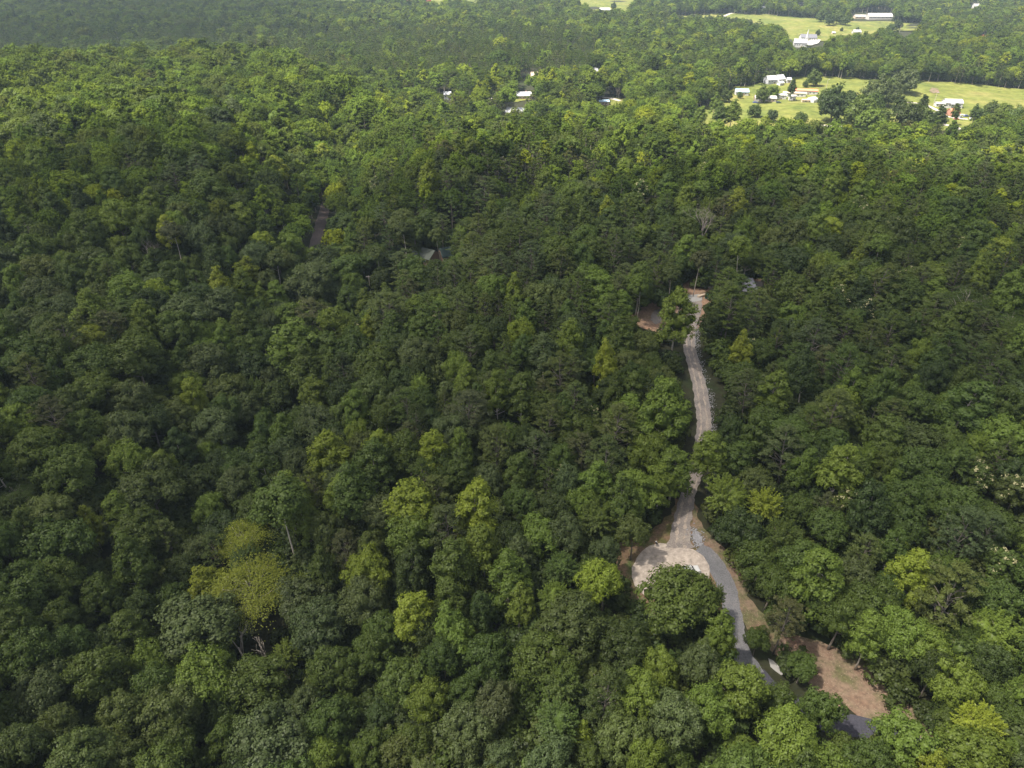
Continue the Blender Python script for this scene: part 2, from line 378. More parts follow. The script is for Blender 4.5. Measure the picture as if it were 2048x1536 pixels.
patch('church_car_park', [(1608, 95), (1613, 84), (1630, 79), (1642, 81), (1636, 88), (1618, 93)], M['concrete'], 1.1, 6, 0.5, label='pale car park beside the white church')
patch('stone_heap_ground', [(1858, 184), (1862, 177), (1874, 178), (1880, 187), (1866, 188)], M['litter'], 0.8, 4, 1, label='bare gravel spot in the right half of the pasture')
patch('lawn', [(1010, 203), (1020, 192), (1045, 186), (1070, 190), (1060, 200), (1035, 205)], M['grass'], 0.5, 5, 1, label='lawn around the long grey roofed house')
patch('lawn', [(1170, 214), (1200, 200), (1262, 196), (1270, 206), (1240, 213), (1200, 216)], M['grass'], 0.5, 5, 1, label='lawn around the colourful trailer')
patch('lawn', [(1040, 234), (1045, 222), (1080, 214), (1090, 224), (1070, 232)], M['grass'], 0.5, 5, 1, label='lawn right of the pale sheet metal roof')
patch('lawn', [(862, 520), (866, 504), (878, 502), (905, 512), (890, 524)], M['grass'], 0.2, 2, 0.5, label='small lawn between the two roofs in the woods')

# parts of the photograph where no crown may stand in front
CLEAR = [
 [(475, 1215), (545, 1215), (535, 1305), (495, 1305)],
 [(1266, 1122), (1282, 1105), (1306, 1095), (1290, 1062), (1322, 1050), (1342, 1030), (1356, 1012), (1362, 990), (1382, 960), (1400, 958), (1392, 985), (1392, 1010), (1402, 1046), (1424, 1078), (1455, 1106), (1486, 1138), (1491, 1165), (1494, 1190), (1512, 1218), (1520, 1235), (1480, 1250), (1476, 1300), (1464, 1300), (1452, 1215), (1447, 1160), (1420, 1126), (1395, 1126), (1360, 1118), (1330, 1135), (1300, 1146), (1284, 1150)],
 [(1385, 905), (1396, 880), (1392, 800), (1385, 750), (1367, 720), (1367, 680), (1386, 680), (1392, 705), (1408, 735), (1422, 780), (1427, 830), (1420, 860), (1404, 890)],
 [(1395, 935), (1402, 940), (1400, 960), (1388, 960)],
 [(1580, 1268), (1651, 1290), (1681, 1308), (1728, 1314), (1754, 1335), (1740, 1370), (1766, 1387), (1803, 1412), (1850, 1445), (1770, 1460), (1740, 1442), (1715, 1403), (1668, 1379), (1636, 1350), (1632, 1300), (1572, 1296), (1546, 1290), (1548, 1262)],
 [(1700, 1442), (1738, 1440), (1772, 1458), (1745, 1466), (1710, 1455)],
 [(1538, 1318), (1568, 1346), (1560, 1350), (1540, 1332)],
 [(622, 505), (630, 455), (638, 425), (655, 425), (652, 455), (634, 500)],
 [(1262, 634), (1300, 612), (1318, 605), (1325, 650), (1320, 690), (1335, 690), (1310, 655), (1275, 645)],
 [(1347, 574), (1398, 564), (1400, 600), (1370, 606), (1352, 582)], [(1410, 578), (1432, 578), (1432, 610), (1404, 610)],
 [(1494, 562), (1528, 562), (1528, 580), (1498, 582)],
 [(838, 507), (858, 506), (876, 508), (900, 508), (905, 516), (880, 522), (850, 522)],
 [(737, 566), (747, 566), (745, 590), (739, 590)],
 [(880, 188), (905, 188), (905, 199), (880, 199)], [(955, 197), (982, 196), (980, 203), (955, 205)], [(1014, 185), (1045, 184), (1066, 190), (1062, 198), (1030, 198)],
 [(1010, 216), (1054, 224), (1054, 231), (1016, 229)], [(1181, 140), (1195, 140), (1194, 151), (1181, 150)], [(1058, 150), (1077, 150), (1076, 157), (1036, 160)],
 [(1190, 202), (1222, 198), (1244, 200), (1240, 212), (1192, 212)],
 [(1705, 24), (1782, 22), (1784, 40), (1705, 42)], [(1940, 10), (1960, 10), (1960, 18), (1940, 18)], [(1958, 72), (1973, 72), (1973, 82), (1956, 82)],
 [(1992, 78), (2001, 78), (2001, 86), (1992, 86)], [(1595, 9), (1606, 9), (1606, 14), (1595, 14)], [(1193, 18), (1222, 17), (1222, 27), (1195, 27)], [(812, -4), (830, -4), (830, 6), (812, 6)], [(850, -4), (866, -4), (866, 6), (850, 6)], [(1522, 15), (1530, 15), (1530, 21), (1522, 21)],
 [(1580, 66), (1645, 66), (1645, 97), (1580, 97)], [(1793, 66), (1822, 62), (1830, 68), (1800, 76)],
 [(1525, 157), (1585, 155), (1580, 172), (1525, 170)],
]
VALLEY_CLEAR = [PAST, FARF] + FIELDS

# ------------------------------------------------------------------ tree prototypes
def unit(v): return v / np.maximum(np.linalg.norm(v, axis=-1, keepdims=True), 1e-9)
def sphere_dirs(n): return unit(rng.normal(size=(n, 3)))
def leaf_quads(P, N, size, aspect=0.75, along=None, jit=0.5):
    """small folded leaf faces; N = face normal, along = long axis"""
    n = len(P); N = unit(N + rng.normal(size=(n, 3)) * jit)
    a = rng.normal(size=(n, 3)) if along is None else along + rng.normal(size=(n, 3)) * 0.25
    a = unit(a - (a * N).sum(1, keepdims=True) * N); b = np.cross(N, a)
    s = (size * rng.uniform(0.7, 1.3, n))[:, None] * 0.5
    V = np.stack([P - a * s, P + b * s * aspect - N * s * .15, P + a * s, P - b * s * aspect - N * s * .15], 1).reshape(-1, 3)
    return V, np.arange(n * 4).reshape(n, 4)
ICO = None
def ico_core(c, r):
    global ICO
    if ICO is None:
        import bmesh
        bm = bmesh.new(); bmesh.ops.create_icosphere(bm, subdivisions=1, radius=1)
        ICO = (np.array([v.co[:] for v in bm.verts]), np.array([[v.index for v in f.verts] for f in bm.faces])); bm.free()
    return ICO[0] * (r * rng.uniform(.75, 1.1, (len(ICO[0]), 1))) + c, ICO[1]
def assemble(name, parts, mats=('leaf',), mi=None):
    Vs, q, t, off = [], [], [], 0; mq, mt = [], []
    for k, (V, Fc) in enumerate(parts):
        (q if Fc.shape[1] == 4 else t).append(Fc + off); (mq if Fc.shape[1] == 4 else mt).append(np.full(len(Fc), mi[k] if mi else 0))
        Vs.append(V); off += len(V)
    blocks = []; idx = []
    if q: blocks.append(np.concatenate(q)); idx.append(np.concatenate(mq))
    if t: blocks.append(np.concatenate(t)); idx.append(np.concatenate(mt))
    return mesh_from(name, np.concatenate(Vs), blocks, [M[m] for m in mats], np.concatenate(idx))
def puff(c, r, n_sub, per, leaf, out_from, squash=0.9):
    """a rounded clump of twig ends, each with its own rosette of leaves"""
    d = sphere_dirs(n_sub * 3); o = unit(c - out_from)
    w = d @ o + 0.45 * d[:, 2]; d = d[np.argsort(-(w + rng.normal(size=len(w)) * 0.35))[:n_sub]]
    sc = c + d * r * rng.uniform(0.72, 1.05, (n_sub, 1)) * np.array([1, 1, squash])
    P = np.repeat(sc, per, 0) + rng.normal(size=(n_sub * per, 3)) * r * 0.13
    N = np.repeat(d, per, 0) * 1.0 + unit(P - np.repeat(sc, per, 0)) * 0.8 + np.array([0, 0, 0.25])
    return leaf_quads(P, N, leaf, 0.8, jit=0.25)

def crown_round(D, cz, rz, lobes, n_sub, per, leaf, lobe_r=(0.17, 0.27), flat=0.0, pointy=0.0, droop=-0.35):
    """heap of rounded puffs over an ellipsoid; pointy narrows the top"""
    parts, cs = [], []
    n = lobes; ga = math.pi * (3 - 5 ** .5); ph = rng.uniform(0, 6.28)
    for i in range(n):
        z = 1 - (i + 0.5) / n * (1 - droop)
        a = ga * i + ph + rng.normal() * .25
        rr = math.sqrt(max(0, 1 - z * z))
        if pointy: rr *= 1 - pointy * max(0, z) ** 1.0
        k = rng.uniform(0.48, 0.84) + (0.13 if rng.random() < .25 else 0)
        c = np.array([rr * math.cos(a) * D / 2 * k, rr * math.sin(a) * D / 2 * k, cz + z * rz * (k + .08) * (1 - flat * max(0, z))])
        r = D * rng.uniform(*lobe_r) * (1 - .35 * pointy * max(0, z)) * (1.1 if k < .62 else .92); cs.append(c)
        parts.append(puff(c, r, n_sub, per, leaf, np.array([0, 0, cz - rz * .5])))
        parts.append(ico_core(c - unit(c - np.array([0, 0, cz - rz * .3])) * r * .25, r * .62))
    parts.append(ico_core(np.array([0, 0, cz - rz * .1]), min(D / 2, rz) * 0.52))
    return parts, cs
def crown_spiky(D, cz, rz, shoots, per, leaf, core=True, up=0.35, flat=False):
    """shoots radiating outwards, leaves paired along each"""
    parts, cs = [], []
    d = sphere_dirs(shoots * 2); d = d[d[:, 2] > (-0.35 if not flat else -.1)][:shoots]
    for v in d:
        e = v * np.array([D / 2, D / 2, rz]) * rng.uniform(.8, 1.08); c0 = np.array([0, 0, cz - rz * .25]); tip = c0 + e + np.array([0, 0, rz * .25])
        st = c0 + (tip - c0) * .42; cs.append(tip - (tip - c0) * .3)
        t = rng.uniform(0, 1, per)[:, None]; ax = unit(tip - st)
        P = st + (tip - st) * t + rng.normal(size=(per, 3)) * D * .038 * (1.15 - t)
        N = np.tile(np.array([0, 0, 1.0]), (per, 1)) + v * .35
        parts.append(leaf_quads(P, N, leaf, 0.42, along=np.tile(ax, (per, 1)) + rng.normal(size=(per, 3)) * .5, jit=.3))
    if core:
        for k in range(5): parts.append(ico_core(np.array([rng.normal() * D * .07, rng.normal() * D * .07, cz + rng.normal() * rz * .15]), min(D / 2, rz) * .42))
    return parts, cs
def crown_pine(D, h, z0, tiers, tufts, blades, leaf):
    """open whorls of branches carrying flat pads of needles"""
    parts, cs = [], []
    for i in range(tiers):
        t = i / (tiers - 1); z = z0 + (h - z0) * t
        L = D / 2 * (0.55 + .5 * math.sin(math.pi * min(1, (t * .75 + .18)))) * (1 - .75 * max(0, t - .62) / .38)
        nb = 6 if t < .8 else 4
        for j in range(nb):
            a = 6.283 * (j + .5 * (i % 2)) / nb + rng.normal() * .25; l = L * rng.uniform(.7, 1.1); rise = l * rng.uniform(.05, .35)
            tip = np.array([math.cos(a) * l, math.sin(a) * l, z + rise]); cs.append(tip * np.array([.8, .8, 1]))
            for k in range(tufts):
                f = 1 - .5 * k / tufts * rng.uniform(.6, 1.2)
                c = np.array([math.cos(a) * l * f, math.sin(a) * l * f, z + rise * f]) + rng.normal(size=3) * np.array([.45, .45, .22]) * D / 9
                d = sphere_dirs(blades); d[:, 2] = np.abs(d[:, 2]) * .8 + .1
                P = c + d * rng.uniform(.15, .62, (blades, 1)) * D / 9 * np.array([1.15, 1.15, .62])
                parts.append(leaf_quads(P, d * .4 + np.array([0, 0, .75]), leaf, 0.32, along=d, jit=.45))
            if leaf < 1: parts.append(ico_core(np.array([math.cos(a) * l * .68, math.sin(a) * l * .68, z + rise * .68 - .15]), D * .055))
    return parts, cs
def crown_feather(D, cz, rz, plates, per, leaf):
    parts, cs = [], []
    for i in range(plates):
        a = rng.uniform(0, 6.283); q = math.sqrt(rng.uniform(.02, 1)); z = cz + rz * math.sqrt(max(0, 1 - q * q)) * rng.uniform(.45, 1.02) - (0.25 * rz if rng.random() < .3 else 0)
        c = np.array([math.cos(a) * q * D / 2 * .9, math.sin(a) * q * D / 2 * .9, z]); cs.append(c - np.array([0, 0, .2]))
        w = D * rng.uniform(.05, .10); out = np.array([math.cos(a), math.sin(a), 0])
        p = rng.normal(size=(per, 3)) * np.array([w, w, w * .16]); p[:, 2] -= (p[:, 0] ** 2 + p[:, 1] ** 2) / w * .16
        parts.append(leaf_quads(c + p, np.tile(np.array([0, 0, 1.0]), (per, 1)) + out * .2, leaf, .5, along=unit(p + out * .4), jit=.35))
    return parts, cs
def limbs(mb, h, cs, r0, fork=0.45, frac=0.55, wander=.35, k=6):
    """tapered trunk with limbs reaching towards the given points"""
    bend = [rng.normal() * wander, rng.normal() * wander]
    tr = []
    for i in range(7):
        t = i / 6; tr.append((bend[0] * math.sin(t * 3), bend[1] * math.sin(t * 2.4), h * t))
    mb.tube(tr, [r0 * (1.25 if i == 0 else 1) * (1 - .85 * i / 6) for i in range(7)], k)
    for c in cs:
        if rng.random() > frac: continue
        zt = min(h * .92, max(h * fork, c[2] - np.hypot(c[0], c[1]) * rng.uniform(.5, .9))); t = zt / h
        a = np.array([bend[0] * math.sin(t * 3), bend[1] * math.sin(t * 2.4), zt]); m = (a + c) / 2 + np.array([0, 0, -.06 * np.linalg.norm(c - a)]) + rng.normal(size=3) * .12
        r = r0 * (1 - .85 * t) * .62
        mb.tube([a, m, c], [r, r * .6, max(.03, r * .25)], 4)
    return mb
def dead_tree(mb, h, r0, spread, depth=4, kids=3):
    def go(p, d, L, r, lev):
        q = p + d * L * .5 + rng.normal(size=3) * L * .05; e = q + unit(d + rng.normal(size=3) * .18) * L * .5
        mb.tube([p, q, e], [r, r * .8, r * .6], 5 if lev < 2 else 3)
        if lev == depth: return
        for j in range(kids if lev else kids + 2):
            nd = unit(d + unit(rng.normal(size=3)) * spread * (1 if lev else .8) + np.array([0, 0, .22])); s = rng.uniform(.45, 1)
            go(p + (e - p) * s, nd, L * rng.uniform(.5, .78), r * .5 * (1.25 - .4 * s), lev + 1)
    go(np.zeros(3), np.array([0.05, 0.03, 1.0]), h * .5, r0, 0)
    return mb

PROTO = {}       # kind -> list of (crown mesh, trunk mesh, nominal diameter, height, crown centre z)
def add_proto(kind, crown_parts, trunk_mb, D, h, cz, bark, extra=None):
    cm = assemble('crown', crown_parts) if crown_parts else None
    tm = bpy.data.meshes.new('trunk'); tm.from_pydata([tuple(v) for v in trunk_mb.v], [], trunk_mb.f); tm.materials.append(M[bark])
    for p in tm.polygons: p.use_smooth = True
    tm.update()
    em = assemble('blossom', extra, ('blossom',)) if extra else None
    PROTO.setdefault(kind, []).append((cm, tm, D, h, cz, em))
for i in range(9):      # broad oaks
    p, cs = crown_round(11, 10.2, rng.uniform(4.6, 5.6), int(rng.integers(26, 36)), 26, 11, 0.36, (.12, .22), droop=-.45)
    add_proto('O', p, limbs(MB(), 13, cs, .32), 11, 15.5, 10.8, 'bark')
for i in range(6):      # tall ovoid poplars
    p, cs = crown_round(8, 11, rng.uniform(7.6, 8.6), int(rng.integers(32, 40)), 22, 11, 0.34, (.16, .24), pointy=.45, droop=-.72)
    add_proto('P', p, limbs(MB(), 17, cs, .24, .3), 8, 19, 12.3, 'pale_bark')
for i in range(4):      # spiky hickories
    p, cs = crown_spiky(9, 9.6, rng.uniform(4.6, 5.4), 120, 64, 0.42)
    add_proto('H', p, limbs(MB(), 12.5, cs, .26), 9, 15, 10.2, 'bark')
for i in range(5):      # pines
    p, cs = crown_pine(8.5, 17.5, rng.uniform(6.5, 8.5), 8, 4, 34, 0.42)
    add_proto('N', p, limbs(MB(), 17.6, cs, .24, .35, .9, .15), 8.5, 18.2, 13, 'bark')
for i in range(2):      # feathery flat-topped
    p, cs = crown_feather(12, 8.6, 4.6, 105, 85, 0.27)
    mb = limbs(MB(), 11.5, cs, .28, .3, .45); add_proto('F', p, mb, 12, 13.4, 10.5, 'pale_bark')
for i in range(2):      # long bare stem, small crown
    p, cs = crown_round(7, 14, 3.8, 20, 24, 10, 0.34, (.16, .26), pointy=.25)
    add_proto('T', p, limbs(MB(), 16, cs, .17, .6, .8, .5), 7, 18, 14.3, 'pale_bark')
for i in range(2):      # flowering
    p, cs = crown_round(6.5, 8.2, 4.6, 22, 22, 10, 0.34, (.16, .26), pointy=.2)
    ex = []
    for c in cs[:16]:
        ex.append(puff(c + unit(c - np.array([0, 0, 6.0])) * .55 + rng.normal(size=3) * .3, .75, 7, 6, .22, np.array([0, 0, 5.0])))
    add_proto('B', p, limbs(MB(), 10.5, cs, .17), 6.5, 13.2, 8.8, 'bark', ex)
for i in range(3):      # open-grown field trees leafed to the ground
    p, cs = crown_round(10, 5.2, 4.9, int(rng.integers(26, 34)), 14, 8, .55, (.15, .25), droop=-.75)
    add_proto('G', p, limbs(MB(), 7.5, cs, .3, .15), 10, 10.6, 5.3, 'bark')
for i in range(2): add_proto('D', None, dead_tree(MB(), 15, .26, .75), 8, 15, 9.5, 'dead_bark')
rng_keep = rng; rng = np.random.default_rng(21)
for i in range(2): add_proto('V', None, dead_tree(MB(), 15, .30, .40, 3, 2), 8, 15, 9.5, 'pale_bark')
rng = rng_keep
for i in range(2):      # shrubs
    p, cs = crown_round(3.4, 1.4, 1.5, 10, 16, 9, 0.26, (.2, .3), droop=-.2)
    add_proto('S', p, limbs(MB(), 1.6, cs, .06, .2), 3.4, 3, 1.5, 'bark')
# small versions for the far forest
def far_proto(kind, fn):
    p, cs, h, r0, bark, D, H_, cz = fn()
    mb = limbs(MB(), h, cs, r0, .4, .25)
    V = np.array([tuple(v) for v in mb.v]); q = np.array([f for f in mb.f if len(f) == 4])
    me = assemble('tree', p + [(V, q)], ('far_leaf', bark), [0] * len(p) + [1])
    PROTO.setdefault(kind, []).append((me, None, D, H_, cz, None))
for i in range(4): far_proto('o', lambda: (*crown_round(11, 10.2, 5, 15, 20, 7, .66, (.2, .3)), 12, .3, 'bark', 11, 15.5, 10.8))
for i in range(3): far_proto('p', lambda: (*crown_round(8, 11.5, 7, 16, 14, 7, .7, (.2, .29), pointy=.45, droop=-.5), 16, .24, 'pale_bark', 8, 19, 12.3))
for i in range(3): far_proto('n', lambda: (*crown_pine(8.5, 17.5, 7.5, 6, 2, 16, .95), 17, .24, 'bark', 8.5, 18.2, 13))

# ------------------------------------------------------------------ tree positions
TINT = {'d': (.045, .066, .016), 'm': (.068, .099, .019), 'l': (.108, .150, .023), 'y': (.165, .200, .022), 'g': (.072, .096, .032), 'o': (.078, .100, .025), 'b': (.080, .088, .032)}
def tint(c, k=.16):
    v = rng.uniform(1 - k, 1 + k); w = rng.uniform(.93, 1.07)
    a = TINT[c]; return (a[0] * v * w, a[1] * v, a[2] * v / w)
HAND = """120,1084,150,O,m 265,1060,110,O,m 40,1170,120,O,m 10,1060,70,O,d 120,1165,90,O,m 200,1190,90,O,m 115,1230,85,O,m 370,1140,80,O,d 275,1220,80,O,d
490,1070,110,F,y 492,1118,75,H,m 575,1040,105,T,m 380,1260,190,O,g 350,1200,80,O,m 215,1280,80,O,d 130,1290,90,O,m 55,1310,110,O,m 195,1340,130,O,m 80,1370,110,O,g
15,1410,70,O,m 430,1320,85,O,l 520,1370,140,O,m 440,1420,80,O,m 330,1430,130,O,o 225,1430,110,O,o 120,1450,90,O,o 40,1490,110,O,o 160,1510,120,O,o 250,1510,90,O,o 350,1490,90,O,m
540,1480,170,O,g 330,1540,120,O,m 640,1250,150,O,g 660,1330,110,O,m 650,1440,110,O,m 645,1520,90,O,l 655,1140,60,P,m 20,1230,80,O,m
740,1140,105,O,y 735,1195,105,O,g 835,1215,80,P,y 825,1130,75,P,d 830,1060,130,O,l 900,1130,85,P,m 970,1090,80,P,l 1045,1115,50,P,g 1075,1060,90,O,l 1130,1075,80,O,g 1205,1100,70,O,g
1268,1062,72,O,o 1200,1030,80,H,m 1120,1130,80,H,m 1142,1108,36,B,m 1020,1150,75,P,l 905,1195,65,P,m 925,1250,80,P,l 962,1215,50,P,d 1210,1165,115,O,y 1040,1205,50,P,l 1150,1250,150,O,o
1090,1310,140,O,m 1362,1196,165,O,m 975,1310,110,O,m 760,1260,100,O,m 850,1260,90,O,d 745,1300,90,O,m 815,1345,110,O,m 700,1350,60,O,d 855,1400,100,O,l 930,1380,70,O,m 1000,1400,90,O,b
940,1460,130,O,g 835,1480,85,O,m 740,1500,90,O,m 695,1420,70,O,m 760,1420,60,O,d 1280,1380,120,O,l 1325,1330,80,O,l 1110,1440,100,H,m 1160,1465,45,P,y 1255,1470,120,O,o 1350,1440,120,O,g
1100,1520,110,O,g 1180,1515,70,O,m 1280,1520,90,O,l 1350,1520,80,O,m 1000,1510,80,O,g 685,1500,70,O,l
1428,1192,60,H,m 1430,1262,52,P,l 1452,1292,42,P,y 1514,1280,54,O,m 1606,1332,60,O,m 1480,1065,100,O,d 1570,1080,110,H,m 1592,1124,98,O,m 1640,1150,100,P,l 1634,1188,86,O,m 1665,1050,90,O,m 1722,1040,45,B,m
1725,1100,70,N,o 1790,1090,65,O,l 1815,1050,90,O,m 1915,1060,110,N,g 1980,1060,80,N,g 2005,1120,70,B,m 1815,1145,75,P,y 1900,1130,80,H,l 1900,1200,140,N,o 1770,1180,80,O,m 1800,1265,105,O,l 1742,1262,70,P,l
1838,1290,95,O,l 1680,1235,95,O,m 1990,1210,110,O,m 2000,1270,120,H,l 1925,1290,95,H,m 1920,1370,110,O,l 1980,1330,90,O,d 1985,1400,80,O,m 2035,1380,70,H,l 1868,1338,80,O,d 1900,1430,80,O,m
1960,1455,100,H,y 2025,1440,70,O,m 1825,1490,140,O,l 1940,1510,140,O,l 1490,1365,120,O,l 1400,1330,90,O,g 1410,1420,110,O,l 1556,1400,80,O,m 1648,1420,90,O,m 1575,1480,140,O,l 1485,1500,80,O,l 1680,1500,80,O,m 1860,1535,60,P,y
2030,1500,60,O,l 257,585,92,O,l 312,600,58,O,y 185,620,68,P,l 85,580,90,O,g 120,612,80,O,g 45,710,100,O,m 120,668,80,N,o 165,642,60,N,o 225,645,60,N,b 60,742,70,N,o 95,825,80,N,b 180,720,110,O,m 270,720,120,O,m
190,775,100,O,m 50,800,90,O,m 262,800,90,O,g 250,862,105,O,g 168,852,88,O,m 60,892,100,O,m 140,940,125,O,m 242,920,105,O,l 300,975,145,O,o 30,985,70,F,m 420,720,100,O,g 450,782,95,O,o 350,832,80,O,o 430,852,105,O,g
370,622,105,O,g 442,600,90,O,g 350,655,88,O,m 480,545,36,P,y 580,690,95,P,l 615,742,78,P,m 617,635,95,N,b 612,662,48,P,m 662,700,60,P,m 630,792,60,P,l 500,730,90,O,d 560,792,80,O,d 520,930,90,O,d 580,902,70,O,g 570,972,88,O,g
655,915,82,P,y 578,1000,85,P,l 672,985,60,P,l 400,960,90,O,d 620,560,110,O,g 700,590,60,H,m 780,612,95,N,o 985,582,72,O,l 1088,592,75,O,o 1028,592,42,P,l 930,590,58,O,m 875,600,55,O,m 1150,570,68,H,l 1195,580,70,P,l
1280,572,48,T,l 1342,548,42,T,o 1351,638,74,P,l,1.22 760,725,110,O,m 835,650,58,P,m 835,705,88,O,g 935,680,70,N,g 915,735,66,O,l 1090,712,58,P,g 1130,735,80,N,o 1192,718,78,H,m 1150,790,70,N,o 1240,672,60,P,m 1045,785,70,P,m 1262,728,78,O,o
1320,765,68,O,o 930,808,88,N,b 905,862,88,O,g 840,802,60,O,m 770,832,70,O,m 865,900,62,P,y 750,925,78,P,m 820,902,58,P,m 990,882,80,N,o 1070,882,60,N,g 1090,832,68,N,o 1128,826,42,P,m 1192,828,40,B,m 1230,842,92,N,o 1215,910,98,N,o
1336,838,96,P,l,1.1 1350,925,72,P,l 1195,955,68,P,l 1110,950,44,B,m 1275,985,98,O,l 920,935,58,P,m 975,962,68,O,g 828,1000,92,P,y 955,1015,98,P,y 710,982,88,P,m 1160,1010,80,O,l 1040,1010,70,O,m
1590,575,88,O,m 1455,562,62,N,m 1462,615,95,N,m 1425,648,60,O,d 1500,640,60,N,o 1630,602,58,P,m 1676,602,52,B,m 1812,582,105,O,m 1760,562,88,N,o 1930,592,105,F,m 1632,670,88,N,g 1690,725,88,N,m 1482,705,38,P,y 1484,752,80,O,m 1550,785,62,P,l 1552,672,38,H,l
1670,805,98,N,o 1780,712,44,B,m 1825,775,38,P,l 1842,632,68,N,m 1902,692,78,N,m 1930,805,88,P,m 2005,752,80,N,m 1580,885,92,N,g 1428,905,66,P,l 1602,925,58,P,l 1672,935,82,P,l 1775,872,68,P,m 1885,885,88,O,m 1532,1000,88,H,y 1780,975,40,P,l
1810,1005,98,O,m 1952,952,58,B,m 1490,942,48,O,g 1482,866,34,B,m 2020,640,80,F,m 1975,600,60,F,m
1491,578,66,N,m 1462,590,60,N,o 1508,618,70,N,o 1448,632,50,N,m 1365,500,44,P,l 1398,515,46,T,b 1492,500,52,T,l 1440,520,50,O,o 1408,452,60,D,b 500,455,0,O,l 522,486,58,O,y 305,495,40,D,b 345,460,46,T,b 1724,500,34,P,y 1272,460,18,P,y 988,480,60,F,g 880,470,34,T,o 940,495,26,P,y 912,535,60,O,m 872,555,50,O,m 840,560,52,P,m
1510,222,26,O,m 1443,225,28,P,m 1465,222,34,P,l 1545,232,26,O,g 1602,238,26,O,m 1530,245,24,O,y 1668,212,66,O,d 1700,200,40,O,d 1660,198,40,O,m 1722,225,60,O,m 1745,210,44,O,m 1755,182,60,O,g 1780,192,44,O,g 1775,175,40,O,m 1800,212,26,P,d 1741,240,50,O,l 1765,235,34,O,m
1813,162,46,O,g 1848,204,22,P,d 1820,232,50,O,d 1850,238,44,O,m 1882,230,34,P,d 1916,220,18,P,m 1952,222,18,P,m 1985,214,24,O,m 2010,222,30,O,l 1965,236,36,O,m 2030,235,40,O,m 1630,158,30,O,m 1610,168,14,O,m 1584,174,18,P,d 1525,190,32,O,m 1546,184,30,O,l 1480,190,14,O,m
1455,192,26,O,m 1683,22,0,O,m 1636,66,12,O,d 1683,59,8,O,d 1715,58,7,O,d 1342,130,0,O,m 1408,190,30,O,l 1430,205,22,P,l 1352,218,30,O,l 1400,228,28,P,l 1545,42,0,O,m
1660,40,22,O,d 1675,36,24,O,m 1645,32,24,O,m 1690,40,20,O,m 1355,14,0,O,m 1228,12,14,O,d 1795,50,20,O,d 1782,56,18,O,m 1160,190,16,D,b 1172,182,18,D,b 1238,180,16,D,b 1160,178,0,D,b 1500,78,14,D,b 1412,152,14,D,b 1015,1020,0,O,m"""
FV = {}
T = []          # kind, x, y, z, D(m), tint class, tint, rot, hand?
for s in HAND.split():
    a = s.split(','); px, py, dp = float(a[0]), float(a[1]), float(a[2])
    if dp == 0: continue
    k, c = a[3], a[4]; fv = float(a[5]) if len(a) > 5 else 1.0
    if k == 'O' and py < 250 and px > 1000: k = 'G'
    pr = PROTO[k][0]; cz = pr[4]
    P, dep = at(px, py, 10)
    for _ in range(3):
        D = dp * dep / F * (1.08 if k == 'P' else .95 if k == 'H' else .93); sc = D / pr[2]; hz = cz * (sc if k in 'FTBSG' else (0.45 * sc + .55) if sc > 0.6 else sc)
        P, dep = at(px, py, min(max(hz, .5), 19))
    if fv != 1.0: FV[len(T)] = fv
    T.append([k, P[0], P[1], P[2], D, c, 1])
# the big pale-limbed tree and its dead partner, the debris shrubs
for px, py, dp, k, c in ((515, 1190, 165, 'F', 'y'), (603, 1165, 92, 'F', 'y')):
    P, dep = at(px, py, 8.5); FV[len(T)] = .8; T.append([k, P[0], P[1], P[2], dp * dep / F, c, 1])
P, dep = at(497, 1250, 10); T.append(['V', P[0], P[1], P[2], 8.8, 'b', 1])
P, dep = at(529, 1244, 9.5); T.append(['V', P[0], P[1], P[2], 8.2, 'b', 1])
n_hand = len(T)
for t in T[-2:]:
    t[2] -= 4.5; t[4] *= 1.05; t[3] = float(H(t[1], t[2])); EXCL.append(([(t[1] - .1, t[2] - 5), (t[1], t[2] - .5)], 5.0))

def sprout(sp, y0, rmax):
    gy = np.arange(y0, rmax, sp * .87); out = []
    for j, y in enumerate(gy):
        w = max(60, .80 * y + 70); x = np.arange(-w, w, sp) + (sp / 2 if j % 2 else 0)
        out.append(np.stack([x, np.full(len(x), y)], 1))
    A = np.concatenate(out); return A + rng.uniform(-.36, .36, A.shape) * sp
A = np.concatenate([sprout(6.4, 22, 470), sprout(9.8, 470, 1950)])
A = A[np.hypot(A[:, 0], A[:, 1]) < 1950]
X, Y = A[:, 0], A[:, 1]; Z = H(X, Y); r = np.hypot(X, Y); n = len(A)
bear = np.degrees(np.arctan2(X, Y)); _px, _py, _ = project(X, Y, Z + 10)
# kind mix: oaks on the left and in front, pines and poplars right and centre
u = rng.random(n); left = sstep(-4, -16, bear); front = 1 - sstep(85, 150, r)
cl = np.sin(X / 41 + 2) + np.sin(Y / 33 + X / 90) + rng.normal(size=n) * .5         # stands of like trees
pO = .30 + .42 * np.maximum(left, front * .8); pN = (.30 * (1 - left) * (1 - front) + .05) * (1 + .7 * np.tanh(cl))
pP = .22 * (1 - .5 * front); pH = .10
kinds = np.where(u < pO, 'O', np.where(u < pO + pN, 'N', np.where(u < pO + pN + pP, 'P', np.where(u < pO + pN + pP + pH, 'H', 'O'))))
plain_left = (r > 780) & (bear < 6) & (_py > 60) & (rng.random(n) < .85); kinds[plain_left] = 'N'
kinds[(rng.random(n) < .012) & (r < 420) & (bear > -14)] = 'B'
kinds[(rng.random(n) < .010) & (r > 60) & (r < 420)] = 'T'
Dm = np.where(kinds == 'O', rng.uniform(7.5, 12.5, n), np.where(kinds == 'N', rng.uniform(6.2, 9.2, n), np.where(kinds == 'P', rng.uniform(6.2, 9, n), np.where(kinds == 'B', 6.3, rng.uniform(6, 9, n)))))
Dm *= rng.uniform(.8, 1.2, n)
Dm *= 1 + .16 * sstep(190, 260, r)
